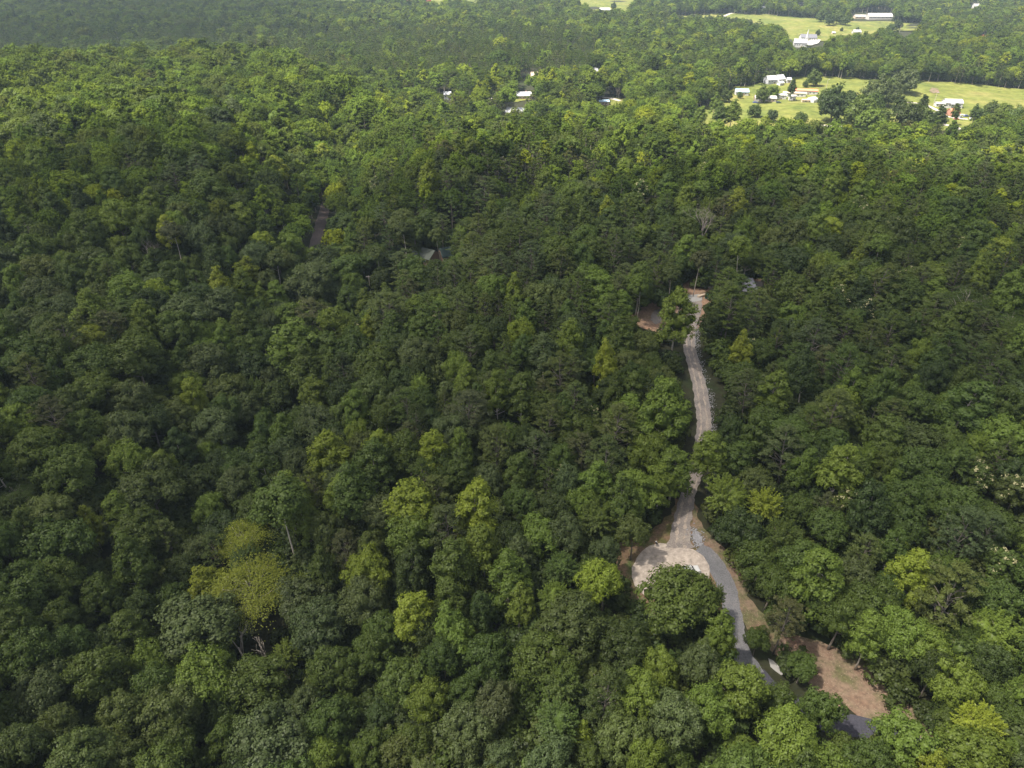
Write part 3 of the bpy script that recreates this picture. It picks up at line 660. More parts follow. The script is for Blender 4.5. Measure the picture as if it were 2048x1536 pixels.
Dm[(r > 470)] *= 1.22
Dm[plain_left] *= .8
Hn = {'O': 15.5, 'P': 19, 'H': 15, 'N': 18.2, 'B': 13, 'T': 18, 'F': 13, 'G': 10, 'S': 3, 'D': 15, 'V': 15}
ok = np.ones(n, dtype=bool)
hh = np.array([Hn[k] for k in kinds])
for (dx, fz) in ((0, 1.02), (0, .8), (-.42, .75), (.42, .75), (-.58, .55), (.58, .55), (0, .55), (-.3, .35), (.3, .35), (0, 0.1)):
    qx, qy, _ = project(X + dx * Dm, Y, Z + hh * fz)
    for poly in CLEAR: ok &= ~in_poly(qx, qy, poly)
    if fz < .5:
        for poly in VALLEY_CLEAR: ok &= ~in_poly(qx, qy, poly)
qx, qy, _ = project(X, Y, Z + hh * .8)
for poly in VALLEY_CLEAR: ok &= ~in_poly(qx, qy, poly) | (rng.random(n) < .0)
for line, hw in EXCL:
    near = (X > min(p[0] for p in line) - 20) & (X < max(p[0] for p in line) + 20) & (Y > min(p[1] for p in line) - 20) & (Y < max(p[1] for p in line) + 20)
    ii = np.where(near)[0]
    if len(ii): ok[ii] &= seg_dist(X[ii], Y[ii], line) > hw
# spacing from the traced trees and from each other (near only)
cell = {}
def key(x, y): return (int(x // 12), int(y // 12))
for t in T: cell.setdefault(key(t[1], t[2]), []).append((t[1], t[2], t[4]))
order = np.where(ok)[0]; order = order[np.argsort(r[order])]
CLS = 'dmlygob'
NEW = []
for i in order:
    k = kinds[i]
    if r[i] < 470:
        c0 = key(X[i], Y[i]); bad = False
        for a in (-1, 0, 1):
            for b in (-1, 0, 1):
                for (tx, ty, tD) in cell.get((c0[0] + a, c0[1] + b), ()):
                    if (tx - X[i]) ** 2 + (ty - Y[i]) ** 2 < (.31 * (tD + Dm[i])) ** 2: bad = True
        if bad: continue
        cell.setdefault(c0, []).append((X[i], Y[i], Dm[i]))
    q = rng.random()
    if k == 'N': c = 'o' if q < .25 else 'm' if q < .60 else 'd' if q < .80 else 'g' if q < .95 else 'b'
    elif r[i] > 460 and bear[i] > -16 and k != 'N': c = 'l' if q < .42 else 'y' if q < .52 else 'm' if q < .78 else 'o' if q < .88 else 'd'  # sunlit valley: brightness of the light put into paler, yellower leaf tints
    elif r[i] > 460 and k != 'N': c = 'l' if q < .40 else 'm' if q < .66 else 'o' if q < .82 else 'g' if q < .93 else 'd'  # lit left slope: its brightness likewise put into lighter tints
    elif k == 'P': c = 'm' if q < .45 else 'l' if q < .82 else 'y' if q < .90 else 'd'
    elif k == 'H': c = 'm' if q < .6 else 'l'
    elif k == 'T': c = 'l' if q < .6 else 'o'
    else: c = 'm' if q < .40 else 'd' if q < .58 else 'g' if q < .74 else 'l' if q < .90 else 'o' if q < .98 else 'y'
    NEW.append([k, X[i], Y[i], Z[i], Dm[i], c, 0])
T += NEW
# low bushy growth along the wood's edge round the fields
for poly, lo_, hi_ in ((PAST, 14, 6.5), (FARF, 22, 8.0)):
    W = [at(*p)[0][:2] for p in poly]; cen = np.mean(W, 0)
    for i in range(len(W)):
        a, b = np.array(W[i]), np.array(W[(i + 1) % len(W)]); L_ = np.linalg.norm(b - a); m_ = (a + b) / 2
        if m_[1] < cen[1]: continue
        nv = np.array([-(b - a)[1], (b - a)[0]]) / L_
        if np.dot(nv, m_ - cen) < 0: nv = -nv
        for q in np.arange(0, L_, 6.0):
            p = a + (b - a) * q / L_ + nv * rng.uniform(2, 8); D = rng.uniform(5.5, 11); bx, by, _d = project(p[0], p[1], float(H(p[0], p[1])) + 4)
            if any(in_poly(np.array(bx), np.array(by), c_) for c_ in CLEAR): continue
            T.append(['G', p[0], p[1], float(H(p[0], p[1])), D, str(rng.choice(list('mdlogm'))), 0])
print('trees', n_hand, len(T))

# choose the ones that show largest as individuals
def info(t):
    pr = PROTO[t[0]][0]; sc = t[4] / pr[2]; zc = t[3] + pr[4] * sc
    a, b, dep = project(t[1], t[2], zc); return float(a), float(b), float(t[4] * F / dep), float(dep)
INF = [info(t) for t in T]
CAP = {'O': 300, 'P': 240, 'N': 240, 'H': 110, 'G': 90, 'B': 60, 'T': 60, 'F': 30, 'D': 30, 'V': 5}
single = set()
for k, cap in CAP.items():
    idx = [i for i, t in enumerate(T) if t[0] == k and -40 < INF[i][0] < 2088 and -40 < INF[i][1] < 1590]
    idx.sort(key=lambda i: -(INF[i][2] + (1000 if (T[i][6] and INF[i][1] < 260) else 0)))
    single.update(idx[:cap])
NAME = {'O': 'broadleaf_tree', 'G': 'field_tree', 'P': 'poplar_tree', 'N': 'pine_tree', 'H': 'hickory_tree', 'B': 'flowering_tree', 'T': 'bare_stemmed_tree', 'F': 'feathery_tree', 'D': 'dead_tree', 'V': 'dead_tree'}
CAT = {'O': 'tree', 'G': 'tree', 'P': 'tree', 'N': 'pine', 'H': 'tree', 'B': 'flowering tree', 'T': 'tree', 'F': 'tree', 'D': 'dead tree', 'V': 'dead tree'}
SHAPE = {'O': 'rounded broadleaf tree', 'G': 'bushy field tree', 'P': 'tall narrow broadleaf', 'N': 'pine', 'H': 'spiky hickory', 'B': 'cream flowering tree', 'T': 'bare-stemmed tree', 'F': 'feathery flat-topped tree', 'D': 'bare grey dead tree', 'V': 'bare pale-limbed dead tree'}
COLW = {'d': 'dark green', 'm': 'mid green', 'l': 'fresh green', 'y': 'yellow-green', 'g': 'grey-green', 'o': 'olive green', 'b': 'brownish'}
LM = [(1340, 1120, 'the pale turning circle'), (1406, 830, 'the gravel drive bend'), (1382, 970, 'the lower gravel drive'), (1375, 700, 'the upper gravel drive'), (1310, 630, 'the red clay clearing'), (1460, 1220, 'the grey asphalt lane'),
      (1580, 1285, 'the upper leaf-strewn bank'), (1690, 1360, 'the leaf-strewn bank'), (1740, 1452, 'the dark asphalt lane'), (515, 1190, 'the big feathery tree'), (0, 1536, 'the bottom left corner'), (2048, 1536, 'the bottom right corner'), (1024, 1536, 'the bottom edge middle'),
      (0, 1150, 'the lower left edge'), (2048, 1150, 'the lower right edge'), (0, 820, 'the middle left edge'), (2048, 820, 'the middle right edge'), (640, 460, 'the gully dirt lane'), (872, 515, 'the two woodland roofs'), (742, 580, 'the utility pole'),
      (1408, 452, 'the dead tree by the clearing'), (1676, 602, 'the big cream-flowered tree'), (1952, 952, 'the right cream-flowered trees'), (655, 920, 'the left yellow-green poplar'), (740, 1140, 'the round yellow-green crown'), (830, 1000, 'the yellow-green poplar pair'),
      (1600, 192, 'the white trailers'), (1895, 215, 'the white farmhouse'), (1610, 85, 'the white church'), (1520, 570, 'the grey gravel yard'), (257, 585, 'the pale crown left of centre'), (0, 500, 'the upper left edge'), (2048, 500, 'the upper right edge'), (1532, 1000, 'the bright spiky hickory'), (1230, 842, 'the big drive-side pines')]
LM += [(510, 1536, 'the bottom edge left half'), (1536, 1536, 'the bottom edge right half'), (1040, 860, 'the picture centre'), (1024, 300, 'the far ridge'), (300, 300, 'the far left slope'), (1760, 340, 'the right ridge')]
def where(px, py):
    d = [(math.hypot(px - a, (py - b) * 1.1), a, b, s) for a, b, s in LM]; dist, a, b, s = min(d)
    dx, dy = px - a, py - b
    if dist < 16: return 'right at ' + s
    v = 'below' if dy > 0 else 'above'; h = 'right of' if dx > 0 else 'left of'
    ad = 'just ' if dist < 70 else '' if dist < 150 else 'well '
    if abs(dx) < abs(dy) * .45: w = v
    elif abs(dy) < abs(dx) * .45: w = h
    else: w = v + ' and ' + h
    return ad + w + ' ' + s
def relabel(objs):
    """objs: list of (obj, text, px, py): give like-labelled ones an order"""
    by = {}
    for o in objs: by.setdefault(o[1], []).append(o)
    N_ = ['first', 'second', 'third', 'fourth', 'fifth', 'sixth', 'seventh', 'eighth', 'ninth', 'tenth', 'eleventh', 'twelfth', 'thirteenth', 'fourteenth', 'fifteenth', 'sixteenth']
    for s, l in by.items():
        l.sort(key=lambda o: o[2])
        if len(l) == 1: l[0][0]['label'] = s
        elif len(l) == 2:
            l[0][0]['label'] = s + ', left of two'; l[1][0]['label'] = s + ', right of two'
        else:
            for i, o in enumerate(l): o[0]['label'] = s + (', %s from left' % N_[min(i, 15)])
GROUP = {'G': 'open-grown trees in the fields', 'O': 'rounded broadleaf trees of the wood', 'P': 'tall narrow broadleaf trees', 'N': 'pines mixed in the wood', 'H': 'spiky hickories in the wood', 'B': 'cream-flowering trees', 'T': 'long stemmed open trees', 'F': 'feathery flat topped trees', 'D': 'bare dead trees', 'V': 'bare dead trees'}
lab = []
for i in sorted(single):
    k, x, y, z, D, c, hand = T[i]; v = int(rng.integers(len(PROTO[k]))); cm, tm, D0, h0, cz, em = PROTO[k][v]; sc = D / D0
    vs = sc if (k in 'FTBSG' or sc < .6) else .45 * sc + .55
    if k in 'DV': vs = sc
    vs *= FV.get(i, 1.0)
    if not hand and k in 'OPHN': vs *= rng.uniform(.84, 1.16)
    e = empty(NAME[k], (x, y, z - .15), rng.uniform(0, 6.28)); e.scale = (sc * rng.uniform(.86, 1.12), sc * rng.uniform(.86, 1.12), vs * rng.uniform(.94, 1.06)); e.rotation_euler = (rng.normal() * .05, rng.normal() * .05, rng.uniform(0, 6.28))
    tag(e, None, CAT[k], GROUP[k])
    tv = tint(c)
    if cm:
        o = bpy.data.objects.new('crown', cm); C.objects.link(o); o.parent = e; o['tint'] = tv
    if em:
        o = bpy.data.objects.new('blossom', em); C.objects.link(o); o.parent = e
    o = bpy.data.objects.new('trunk', tm); C.objects.link(o); o.parent = e
    px, py, dp, dep = INF[i]
    size = 'large ' if D > 11 else 'small ' if D < 6.5 else ''
    txt = size + (COLW[c] + ' ' if k not in 'DV' else '') + SHAPE[k] + ' ' + where(px, py)
    txt = txt if len(txt.split()) <= 12 else ' '.join(w for w in txt.split() if w not in ('rounded', 'narrow'))
    lab.append((e, txt, px, py))
relabel(lab)
for o, *_r in lab:
    w = o['label'].split()
    if len(w) > 16: w = [a for a in w if a not in ('the', 'rounded', 'narrow', 'of')]
    o['label'] = ' '.join(w)

# the rest of the wood: one object, instanced
src = bpy.data.collections.new('tree_kinds'); klist = []
for k in 'OPHNFTBDG':
    for v, pr in enumerate(PROTO[k]):
        if v >= 3 or pr[0] is None: continue
        if pr[1]:
            # crown and trunk joined in one mesh
            a, b = pr[0], pr[1]; parts = []
            def grab(me):
                V = np.empty(len(me.vertices) * 3, np.float32); me.vertices.foreach_get('co', V); V = V.reshape(-1, 3)
                q = [tuple(p.vertices) for p in me.polygons]
                return V, [x for x in q if len(x) == 4], [x for x in q if len(x) == 3]
            Va, qa, ta = grab(a); Vb, qb, tb = grab(b); n0 = len(Va)
            pp = [(Va, np.array(qa))]; mi = [0]
            if ta: pp.append((Va[:0], np.array(ta) - n0)); mi.append(0)
            pp.append((Vb, np.array(qb))); mi.append(1)
            me = assemble('tree', pp, ('leaf', b.materials[0].name), mi)
        else: me = pr[0]
        klist.append((k, v, me))
for k in 'opn':
    for v, pr in enumerate(PROTO[k]): klist.append((k, v, pr[0]))
KI = {}
for j, (k, v, me) in enumerate(klist):
    o = bpy.data.objects.new('t%03d' % j, me); src.objects.link(o); KI.setdefault(k, []).append(j)
rest = [i for i in range(len(T)) if i not in single and not (INF[i][1] > 1800)]
pos, rot, scl, kid, tin = [], [], [], [], []
for i in rest:
    k, x, y, z, D, c, hand = T[i]; rr = math.hypot(x, y)
    kk = k
    if k in 'DV': continue
    if rr > 330: kk = {'O': 'o', 'P': 'p', 'N': 'n', 'H': 'o', 'B': 'o', 'T': 'p', 'F': 'o', 'G': 'G'}[k]
    j = int(rng.choice(KI[kk])); D0 = PROTO[kk][0][2]; sc = D / D0; vs = sc if (k in 'FTB' or sc < .6) else .45 * sc + .55
    pos.append((x, y, z - .15)); rot.append((0, 0, rng.uniform(0, 6.28))); scl.append((sc * rng.uniform(.84, 1.14), sc * rng.uniform(.84, 1.14), vs * rng.uniform(.82, 1.18))); kid.append(j); tin.append(tint(c, .2))
def scatter(name, pos, rot, scl, kid, tin, coll, label):
    me = bpy.data.meshes.new(name); me.from_pydata(pos, [], []); 
    for nm, ty, data in (('rot', 'FLOAT_VECTOR', rot), ('scl', 'FLOAT_VECTOR', scl), ('tint', 'FLOAT_VECTOR', tin)):
        at_ = me.attributes.new(nm, ty, 'POINT'); at_.data.foreach_set('vector', np.array(data, dtype=np.float32).ravel())
    at_ = me.attributes.new('kid', 'INT', 'POINT'); at_.data.foreach_set('value', np.array(kid, dtype=np.int32))
    o = bpy.data.objects.new(name, me); C.objects.link(o)
    ng = bpy.data.node_groups.new(name, 'GeometryNodeTree')
    ng.interface.new_socket('Geometry', in_out='INPUT', socket_type='NodeSocketGeometry'); ng.interface.new_socket('Geometry', in_out='OUTPUT', socket_type='NodeSocketGeometry')
    N = ng.nodes.new; L = ng.links.new
    gi, go = N('NodeGroupInput'), N('NodeGroupOutput'); ip = N('GeometryNodeInstanceOnPoints'); ci = N('GeometryNodeCollectionInfo')
    ci.inputs['Collection'].default_value = coll; ci.inputs['Separate Children'].default_value = True; ci.inputs['Reset Children'].default_value = True
    def na(nm, ty):
        a = N('GeometryNodeInputNamedAttribute'); a.data_type = ty; a.inputs['Name'].default_value = nm
        return [s for s in a.outputs if s.enabled and s.name == 'Attribute'][0]
    L(gi.outputs[0], ip.inputs['Points']); L(ci.outputs[0], ip.inputs['Instance']); ip.inputs['Pick Instance'].default_value = True
    L(na('kid', 'INT'), ip.inputs['Instance Index']); L(na('rot', 'FLOAT_VECTOR'), ip.inputs['Rotation']); L(na('scl', 'FLOAT_VECTOR'), ip.inputs['Scale'])
    L(ip.outputs[0], go.inputs[0])
    md = o.modifiers.new('scatter', 'NODES'); md.node_group = ng
    return tag(o, label, kind='stuff')
f = scatter('forest', pos, rot, scl, kid, tin, src, 'continuous mixed pine and broadleaf forest rolling to the horizon')
f['category'] = 'forest'

# ------------------------------------------------------------------ buildings and small things
COLS = {'white': (.50, .495, .48), 'offwhite': (.42, .40, .37), 'cream': (.42, .36, .30), 'grey': (.36, .36, .38), 'darkgrey': (.13, .13, .15), 'palegrey': (.38, .385, .41), 'red': (.50, .11, .07), 'orange': (.60, .20, .11), 'green': (.03, .055, .05),
        'sage': (.055, .065, .052), 'blue': (.36, .50, .62), 'tan': (.50, .40, .30), 'brick': (.34, .17, .12), 'brown': (.22, .15, .11), 'glass': (.05, .06, .08), 'navy': (.06, .09, .28), 'black': (.02, .02, .025), 'teal': (.05, .17, .14), 'rust': (.36, .16, .09), 'silver': (.5, .51, .53)}
def cm(name, rough=.6, metal=0):
    rough = max(rough, .8) if rough > .25 else rough
    k = 'c_' + name + ('_m' if metal else '')
    if k not in M: M[k] = plain(k, COLS[name], rough, metal, .08, 1.2)
    return M[k]
def roof_mb(w, l, hw, rh, over=.4, th=.18):
    m = MB(); a = l / 2 + over; sl = rh / (l / 2); e = hw - over * sl
    for s in (1, -1):
        m.prism([(-w / 2 - over, 0), (w / 2 + over, 0), (w / 2 + over, th), (-w / 2 - over, th)], 0, 1)
        n = len(m.v) - 8
        for i in range(n, n + 8):
            x, y, z = m.v[i]; top = z > 0
            yy = a * s * (1 - y); zz = e + (hw + rh - e) * y + (th if top else 0)
            m.v[i] = (x, yy, zz)
    return m
def house(name, label, cat, px, py, wpx, depth, hw, rh, wall, roof, yaw=0, wins=3, door=True, chimney=False, group=None, width=None, porch=False):
    P, dep = at(px, py); w = width or wpx * dep / F; z = P[2] + .3
    e = empty(name, (P[0], P[1], z), R(yaw)); tag(e, label, cat, group); l = depth
    wm = MB(); prof = [(-l / 2, -1.5), (l / 2, -1.5), (l / 2, hw), (0, hw + rh), (-l / 2, hw)]
    n = 0
    for x in (-w / 2, w / 2):
        for y, zz in prof: wm.v.append((x, y, zz))
    k = 5; wm.f.append(tuple(range(k - 1, -1, -1))); wm.f.append(tuple(range(k, 2 * k)))
    for j in range(k): wm.f.append((j, (j + 1) % k, k + (j + 1) % k, k + j))
    wm.build('wall', cm(wall, .7), e)
    rf = roof_mb(w, l, hw + .02, rh).build('roof', cm(roof, .5), e)
    if chimney: MB().box((w * .2, l * .15, hw + rh), (.8, .8, 1.6)).build('chimney', cm('brick'), rf)
    for j in range(wins):
        x = w * ((j + .5 + (.5 if door and j >= wins / 2 else 0)) / (wins + (1 if door else 0)) - .5)
        f = MB().box((x, -l / 2 - .03, hw * .58), (1.3, .1, 1.2)).build('window', cm('white'), e)
        MB().box((x, -l / 2 - .09, hw * .58), (1.05, .06, .95)).build('pane', cm('glass', .15), f)
    if door:
        x = w * ((wins // 2 + wins % 2 + .5) / (wins + 1) - .5) if wins else 0
        MB().box((x, -l / 2 - .05, 1.0), (1.05, .12, 2.1)).build('door', cm('brown'), e)
    if porch:
        m = MB(); m.box((0, -l / 2 - 1.4, hw * .86), (w * .5, 2.8, .15))
        for x in (-w * .24, 0, w * .24): m.box((x, -l / 2 - 2.7, hw * .43), (.15, .15, hw * .86))
        m.build('porch', cm(roof), e)
    return e
def arched(name, label, cat, px, py, wpx, depth, h, col, yaw=0, endcol='grey', group=None):
    P, dep = at(px, py); w = wpx * dep / F; e = empty(name, (P[0], P[1], P[2] + .3), R(yaw)); tag(e, label, cat, group)
    prof = [(-depth / 2, -1)] + [(-depth / 2 * math.cos(t), h * .45 + h * .55 * math.sin(t)) for t in np.linspace(0, math.pi, 11)] + [(depth / 2, -1)]
    m = MB(); k = len(prof)
    for x in (-w / 2, w / 2):
        for y, z in prof: m.v.append((x, y, z))
    for j in range(k): m.f.append((j, (j + 1) % k, k + (j + 1) % k, k + j))
    m.build('shell', cm(col, .45), e)
    m = MB()
    for x in (-w / 2 + .05, w / 2 - .05):
        n = len(m.v)
        for y, z in prof: m.v.append((x, y * .98, z * .98))
        m.f.append(tuple(range(n, n + k)))
    m.build('end_wall', cm(endcol), e)
    MB().box((w / 2 + .02, 0, 1.3), (.12, depth * .35, 2.6)).build('door', cm('brown'), e)
    return e
def car(label, px, py, col, yaw=0, kind='parked_car', cat='car', L_=4.6, truck=False):
    P, dep = at(px, py); e = empty(kind, (P[0], P[1], P[2] + .35), R(yaw)); tag(e, label, cat, 'vehicles parked around the valley houses')
    b = MB(); prof = [(-L_ / 2, .35), (L_ / 2, .35), (L_ / 2, .8), (L_ * .46, .95), (L_ * .22, 1.0), (-L_ * .44, 1.02), (-L_ / 2, .9)]
    b.prism(prof, -.88, .88); b.build('body', cm(col, .3), e)
    c = MB(); cp = [(-L_ * .40, 1.01), (L_ * .23, 1.0), (L_ * .10, 1.5), (-L_ * .27, 1.52)] if not truck else [(-L_ * .02, 1.01), (L_ * .23, 1.0), (L_ * .14, 1.65), (0, 1.66)]
    c.prism(cp, -.76, .76); c.build('cabin', cm('glass', .15), e)
    r = MB(); r.prism([(cp[3][0], cp[3][1] + .01), (cp[2][0], cp[2][1] + .01), (cp[2][0] - .1, cp[2][1] + .07), (cp[3][0] + .1, cp[3][1] + .07)], -.7, .7); r.build('roof', cm(col, .3), e)
    for x in (-L_ * .31, L_ * .31):
        for y in (-.85, .85):
            MB().tube([(x, y - .12, .33), (x, y + .12, .33)], [.33, .33], 14).build('wheel', cm('black', .9), e)
    return e
def pole(label, px, py, h, arm=False, lamp=False):
    P, dep = at(px, py); e = empty('utility_pole', (P[0], P[1], P[2])); tag(e, label, 'utility pole', 'utility poles')
    MB().tube([(0, 0, -.5), (0, 0, h * .6), (0, 0, h)], [.2, .16, .12], 8).build('pole', M['pale_bark'], e)
    if arm:
        MB().box((0, 0, h - .6), (2.6, .14, .16)).build('crossarm', M['pale_bark'], e)
        for x in (-1.1, -.5, .5, 1.1): MB().tube([(x, 0, h - .52), (x, 0, h - .3)], [.07, .04], 6).build('insulator', cm('white'), e)
    if lamp:
        MB().tube([(0, 0, h - .1), (.5, 0, h + .15), (1.1, 0, h + .2)], [.05, .05, .05], 6).build('bracket', cm('silver'), e)
        MB().box((1.2, 0, h + .15), (.9, .5, .3)).build('lamp_head', cm('white'), e)
    return e
TRG = 'white trailers and sheds in the pasture'
arched('farm_shed', 'long white arched-roof shed, nearest left in the trailer row', 'shed', 1529, 203, 42, 7, 5.2, 'offwhite', -8, 'brown', TRG)
house('trailer', 'pale pinkish trailer beside the right end of the arched shed', 'trailer', 1543, 204, 15, 6, 3.4, .8, 'cream', 'offwhite', -8, 2, True, group=TRG)
house('trailer', 'tall white trailer in the middle of the row, left of the brown gap', 'trailer', 1561, 199, 18, 6, 4.2, .8, 'white', 'white', -8, 2, True, group=TRG)
house('trailer', 'short white trailer just right of the brown gap', 'trailer', 1583, 201, 12, 6, 4.0, .8, 'white', 'offwhite', -10, 1, True, group=TRG)
house('trailer', 'long white trailer behind the others with tan roof', 'trailer', 1587, 194, 43, 6, 3.8, .7, 'white', 'tan', -12, 5, True, group=TRG)
house('mobile_home', 'long white mobile home with a red roof', 'mobile home', 1611, 189, 42, 7, 3.8, 1.2, 'white', 'orange', -13, 5, True, group=TRG)
arched('farm_shed', 'small white arched shed at the right end of the trailer row', 'shed', 1624, 205, 12, 9, 4.6, 'white', 25, 'white', TRG)
house('low_shed', 'low tan shed beside the right-hand arched shed', 'shed', 1610, 205, 14, 4, 2.2, .5, 'tan', 'tan', -4, 1, False, group=TRG)
house('house', 'white house with a pale blue roof at the left edge of the pasture', 'house', 1482, 190, 25, 9, 3.4, 2.0, 'white', 'blue', -4, 3, True)
house('house', 'white gabled house half hidden by trees behind the trailers', 'house', 1541, 167, 22, 10, 4.4, 3, 'palegrey', 'white', 12, 3, True)
house('house', 'grey roofed house right of the white gabled one behind the trailers', 'house', 1557, 166, 15, 10, 4.4, 3.4, 'white', 'palegrey', 20, 2, True)
house('shed', 'small white shed in front of the grey roofed house', 'shed', 1560, 171, 10, 5, 2.6, 1.2, 'white', 'white', 25, 1, True)
house('shed', 'small white shed among bushes furthest right behind the trailers', 'shed', 1576, 166, 8, 5, 3.4, 1.6, 'white', 'palegrey', 0, 2, True)
house('shed', 'tiny white shed with an orange top at the lower left of the pasture', 'shed', 1437, 240, 8, 4, 2.8, 1.5, 'white', 'orange', 0, 0, True)
house('house', 'long white farmhouse at the middle right of the pasture', 'house', 1902, 215, 32, 10, 4.6, 2.4, 'white', 'palegrey', -8, 5, True, porch=True)
house('shed', 'low white outbuilding left of the long white farmhouse', 'shed', 1877, 213, 16, 6, 2.8, .8, 'white', 'offwhite', -6, 2, True)
house('house', 'small house with a bright orange-red roof in front of the farmhouse', 'house', 1903, 232, 16, 10, 3.0, 3.0, 'brick', 'orange', 6, 2, True, chimney=True)
house('chicken_house', 'very long white barn with a pale ribbed roof beyond the far field', 'barn', 1757, 38, 46, 16, 4.6, 4.0, 'offwhite', 'white', -2, 6, False)
house('barn_annex', 'low pale annex at the left end of the long barn', 'barn', 1721, 37, 26, 12, 3.4, 2.2, 'tan', 'offwhite', -2, 3, True)
ch = house('church', 'white church with a grey gabled roof beside the far field', 'church', 1599, 94, 25, 12, 5.5, 4.2, 'white', 'grey', -12, 5, True)
P_, dep_ = at(1599, 94)
st = MB().box((7.2, 0, 7.5), (3.2, 3.2, 9)).build('tower', cm('white'), ch)
sp = MB(); sp.tube([(7.2, 0, 12), (7.2, 0, 15), (7.2, 0, 22)], [1.7, 1.1, .06], 8); sp.build('spire', cm('white'), st)
house('church_hall', 'long hall with a dark striped roof behind the white church', 'hall', 1615, 80, 30, 16, 3.8, 3.6, 'white', 'darkgrey', -8, 6, True)
house('house', 'grey hip-roofed house at the right end of the far field', 'house', 1712, 68, 14, 10, 3.0, 2.6, 'offwhite', 'grey', 0, 2, True)
house('shed', 'tiny pale shed in the far field right of the church', 'shed', 1666, 69, 6, 5, 2.4, 1.2, 'tan', 'palegrey', 0, 0, True)
house('barn', 'red-roofed barn among trees near the right edge', 'barn', 1966, 81, 12, 11, 3.6, 3.2, 'red', 'orange', 0, 1, True)
house('shed', 'little red-roofed shed right of the red-roofed barn', 'shed', 1997, 85, 5, 6, 3, 2, 'red', 'orange', 0, 0, True)
house('barn', 'white barn with pale green roof near the top right corner', 'barn', 1951, 17, 13, 16, 4.5, 3.4, 'white', 'offwhite', 0, 2, True)
house('house', 'white house in the trees above the far field', 'house', 1600, 13, 8, 10, 3.8, 2.4, 'white', 'palegrey', 0, 2, True)
house('house', 'tiny pale house in the trees at the top above the far field', 'house', 1526, 20, 6, 9, 3.4, 2.2, 'offwhite', 'palegrey', 0, 1, True)
house('barn', 'long white barn in the topmost green field', 'barn', 1209, 25, 20, 14, 4.8, 2.8, 'white', 'white', 0, 4, False)
house('barn', 'dark red barn at the top edge left of centre', 'barn', 821, 4, 12, 14, 4.5, 4, 'red', 'rust', 0, 2, True)
house('barn', 'small red barn at the top edge, right one of the pair', 'barn', 858, 4, 8, 12, 4, 4, 'red', 'red', 0, 2, True)
house('metal_barn', 'small silver metal barn among bright trees left of the pale lane', 'barn', 895, 198, 14, 7, 4.6, 1.8, 'silver', 'silver', 4, 1, True)
house('house', 'long low house with a grey roof half hidden in trees', 'house', 1046, 197, 32, 10, 3, 2.6, 'tan', 'grey', 8, 4, True, chimney=True)
house('metal_barn', 'wide barn with a pale sheet metal roof nearest the ridge trees', 'barn', 1032, 231, 36, 14, 3.4, 3, 'palegrey', 'palegrey', -14, 3, True)
house('house', 'tan hip-roofed house in the woods above the long grey roof', 'house', 1068, 157, 14, 11, 3.4, 2.8, 'tan', 'tan', 10, 2, True)
house('house', 'white gabled house in the woods right of the tan roofed one', 'house', 1188, 150, 11, 10, 4.2, 3.4, 'white', 'palegrey', 30, 2, True)
house('shed', 'small white shed right of the white gabled woodland house', 'shed', 1219, 149, 7, 6, 3.4, 2, 'white', 'palegrey', 0, 1, True)
house('mobile_home', 'pinkish mobile home with a mint roof among valley trees', 'mobile home', 1207, 210, 20, 6, 3.2, 1, 'tan', 'blue', 4, 3, True)
house('house', 'long house with a weathered grey-green roof in the near woods', 'house', 853, 522, 44, 9, 3.2, 2.8, 'brown', 'sage', -32, 3, True)
house('house', 'house with a dark green roof and white gable trim in the near woods', 'house', 893, 521, 24, 8, 3.4, 2.8, 'brown', 'green', 22, 3, True)
house('site_house', 'grey roofed house under construction hidden by pines beside the clearing', 'house', 1481, 592, 34, 10, 4.2, 2.6, 'grey', 'darkgrey', 10, 3, True)
# house site: pale sheeting and timber lying about
def sheet_item(name, label, cat, px, py, dims, col, yaw=0, tilt=0, z=.3, group='building materials lying about the house site'):
    P, dep = at(px, py); m = MB(); m.box((0, 0, dims[2] / 2), dims, 0, .96); o = m.build(name, cm(col))
    bv = o.modifiers.new('bevel', 'BEVEL'); bv.width = .04; o.location = (P[0], P[1], P[2] + z); o.rotation_euler = (R(tilt), 0, R(yaw)); return tag(o, label, cat, group)
sheet_item('wrapped_pallet', 'upper white wrapped pallet at the house site', 'pallet', 1421, 577, (1.6, 1.2, 1.1), 'white', 20)
sheet_item('wrapped_pallet', 'right white wrapped pallet at the house site', 'pallet', 1428, 592, (1.4, 1.2, 1.0), 'white', 5)
sheet_item('wrapped_pallet', 'lowest white wrapped pallet at the house site', 'pallet', 1427, 604, (1.2, 1.2, .9), 'offwhite', 40)
sheet_item('plastic_sheet', 'long white plastic sheet over lumber at the house site', 'tarpaulin', 1422, 598, (3.6, 1.6, .6), 'white', 12)
sheet_item('tarpaulin', 'green tarpaulin bundle at the left of the house site', 'tarpaulin', 1414, 597, (1.8, 1.3, .7), 'teal', 55)
sheet_item('tarpaulin', 'pale teal tarpaulin bundle above the green one', 'tarpaulin', 1417, 592, (1.8, .9, .6), 'teal', 20)
sheet_item('wrapped_pallet', 'white wrapped pallet under the pines right of the house site', 'pallet', 1444, 618, (1.6, 1.4, 1.1), 'white', 30)
sheet_item('lumber_stack', 'brown lumber stack left of the tarpaulins', 'lumber', 1403, 594, (3.8, 1.1, .7), 'tan', 30)
for px, py, y_ in ((1476, 606, 15), (1490, 609, -5)):
    sheet_item('concrete_slab', 'grey concrete slab seen through the pines, %s one' % ('left' if px < 1480 else 'right'), 'slab', px, py, (3.2, 2.2, .4), 'palegrey', y_)
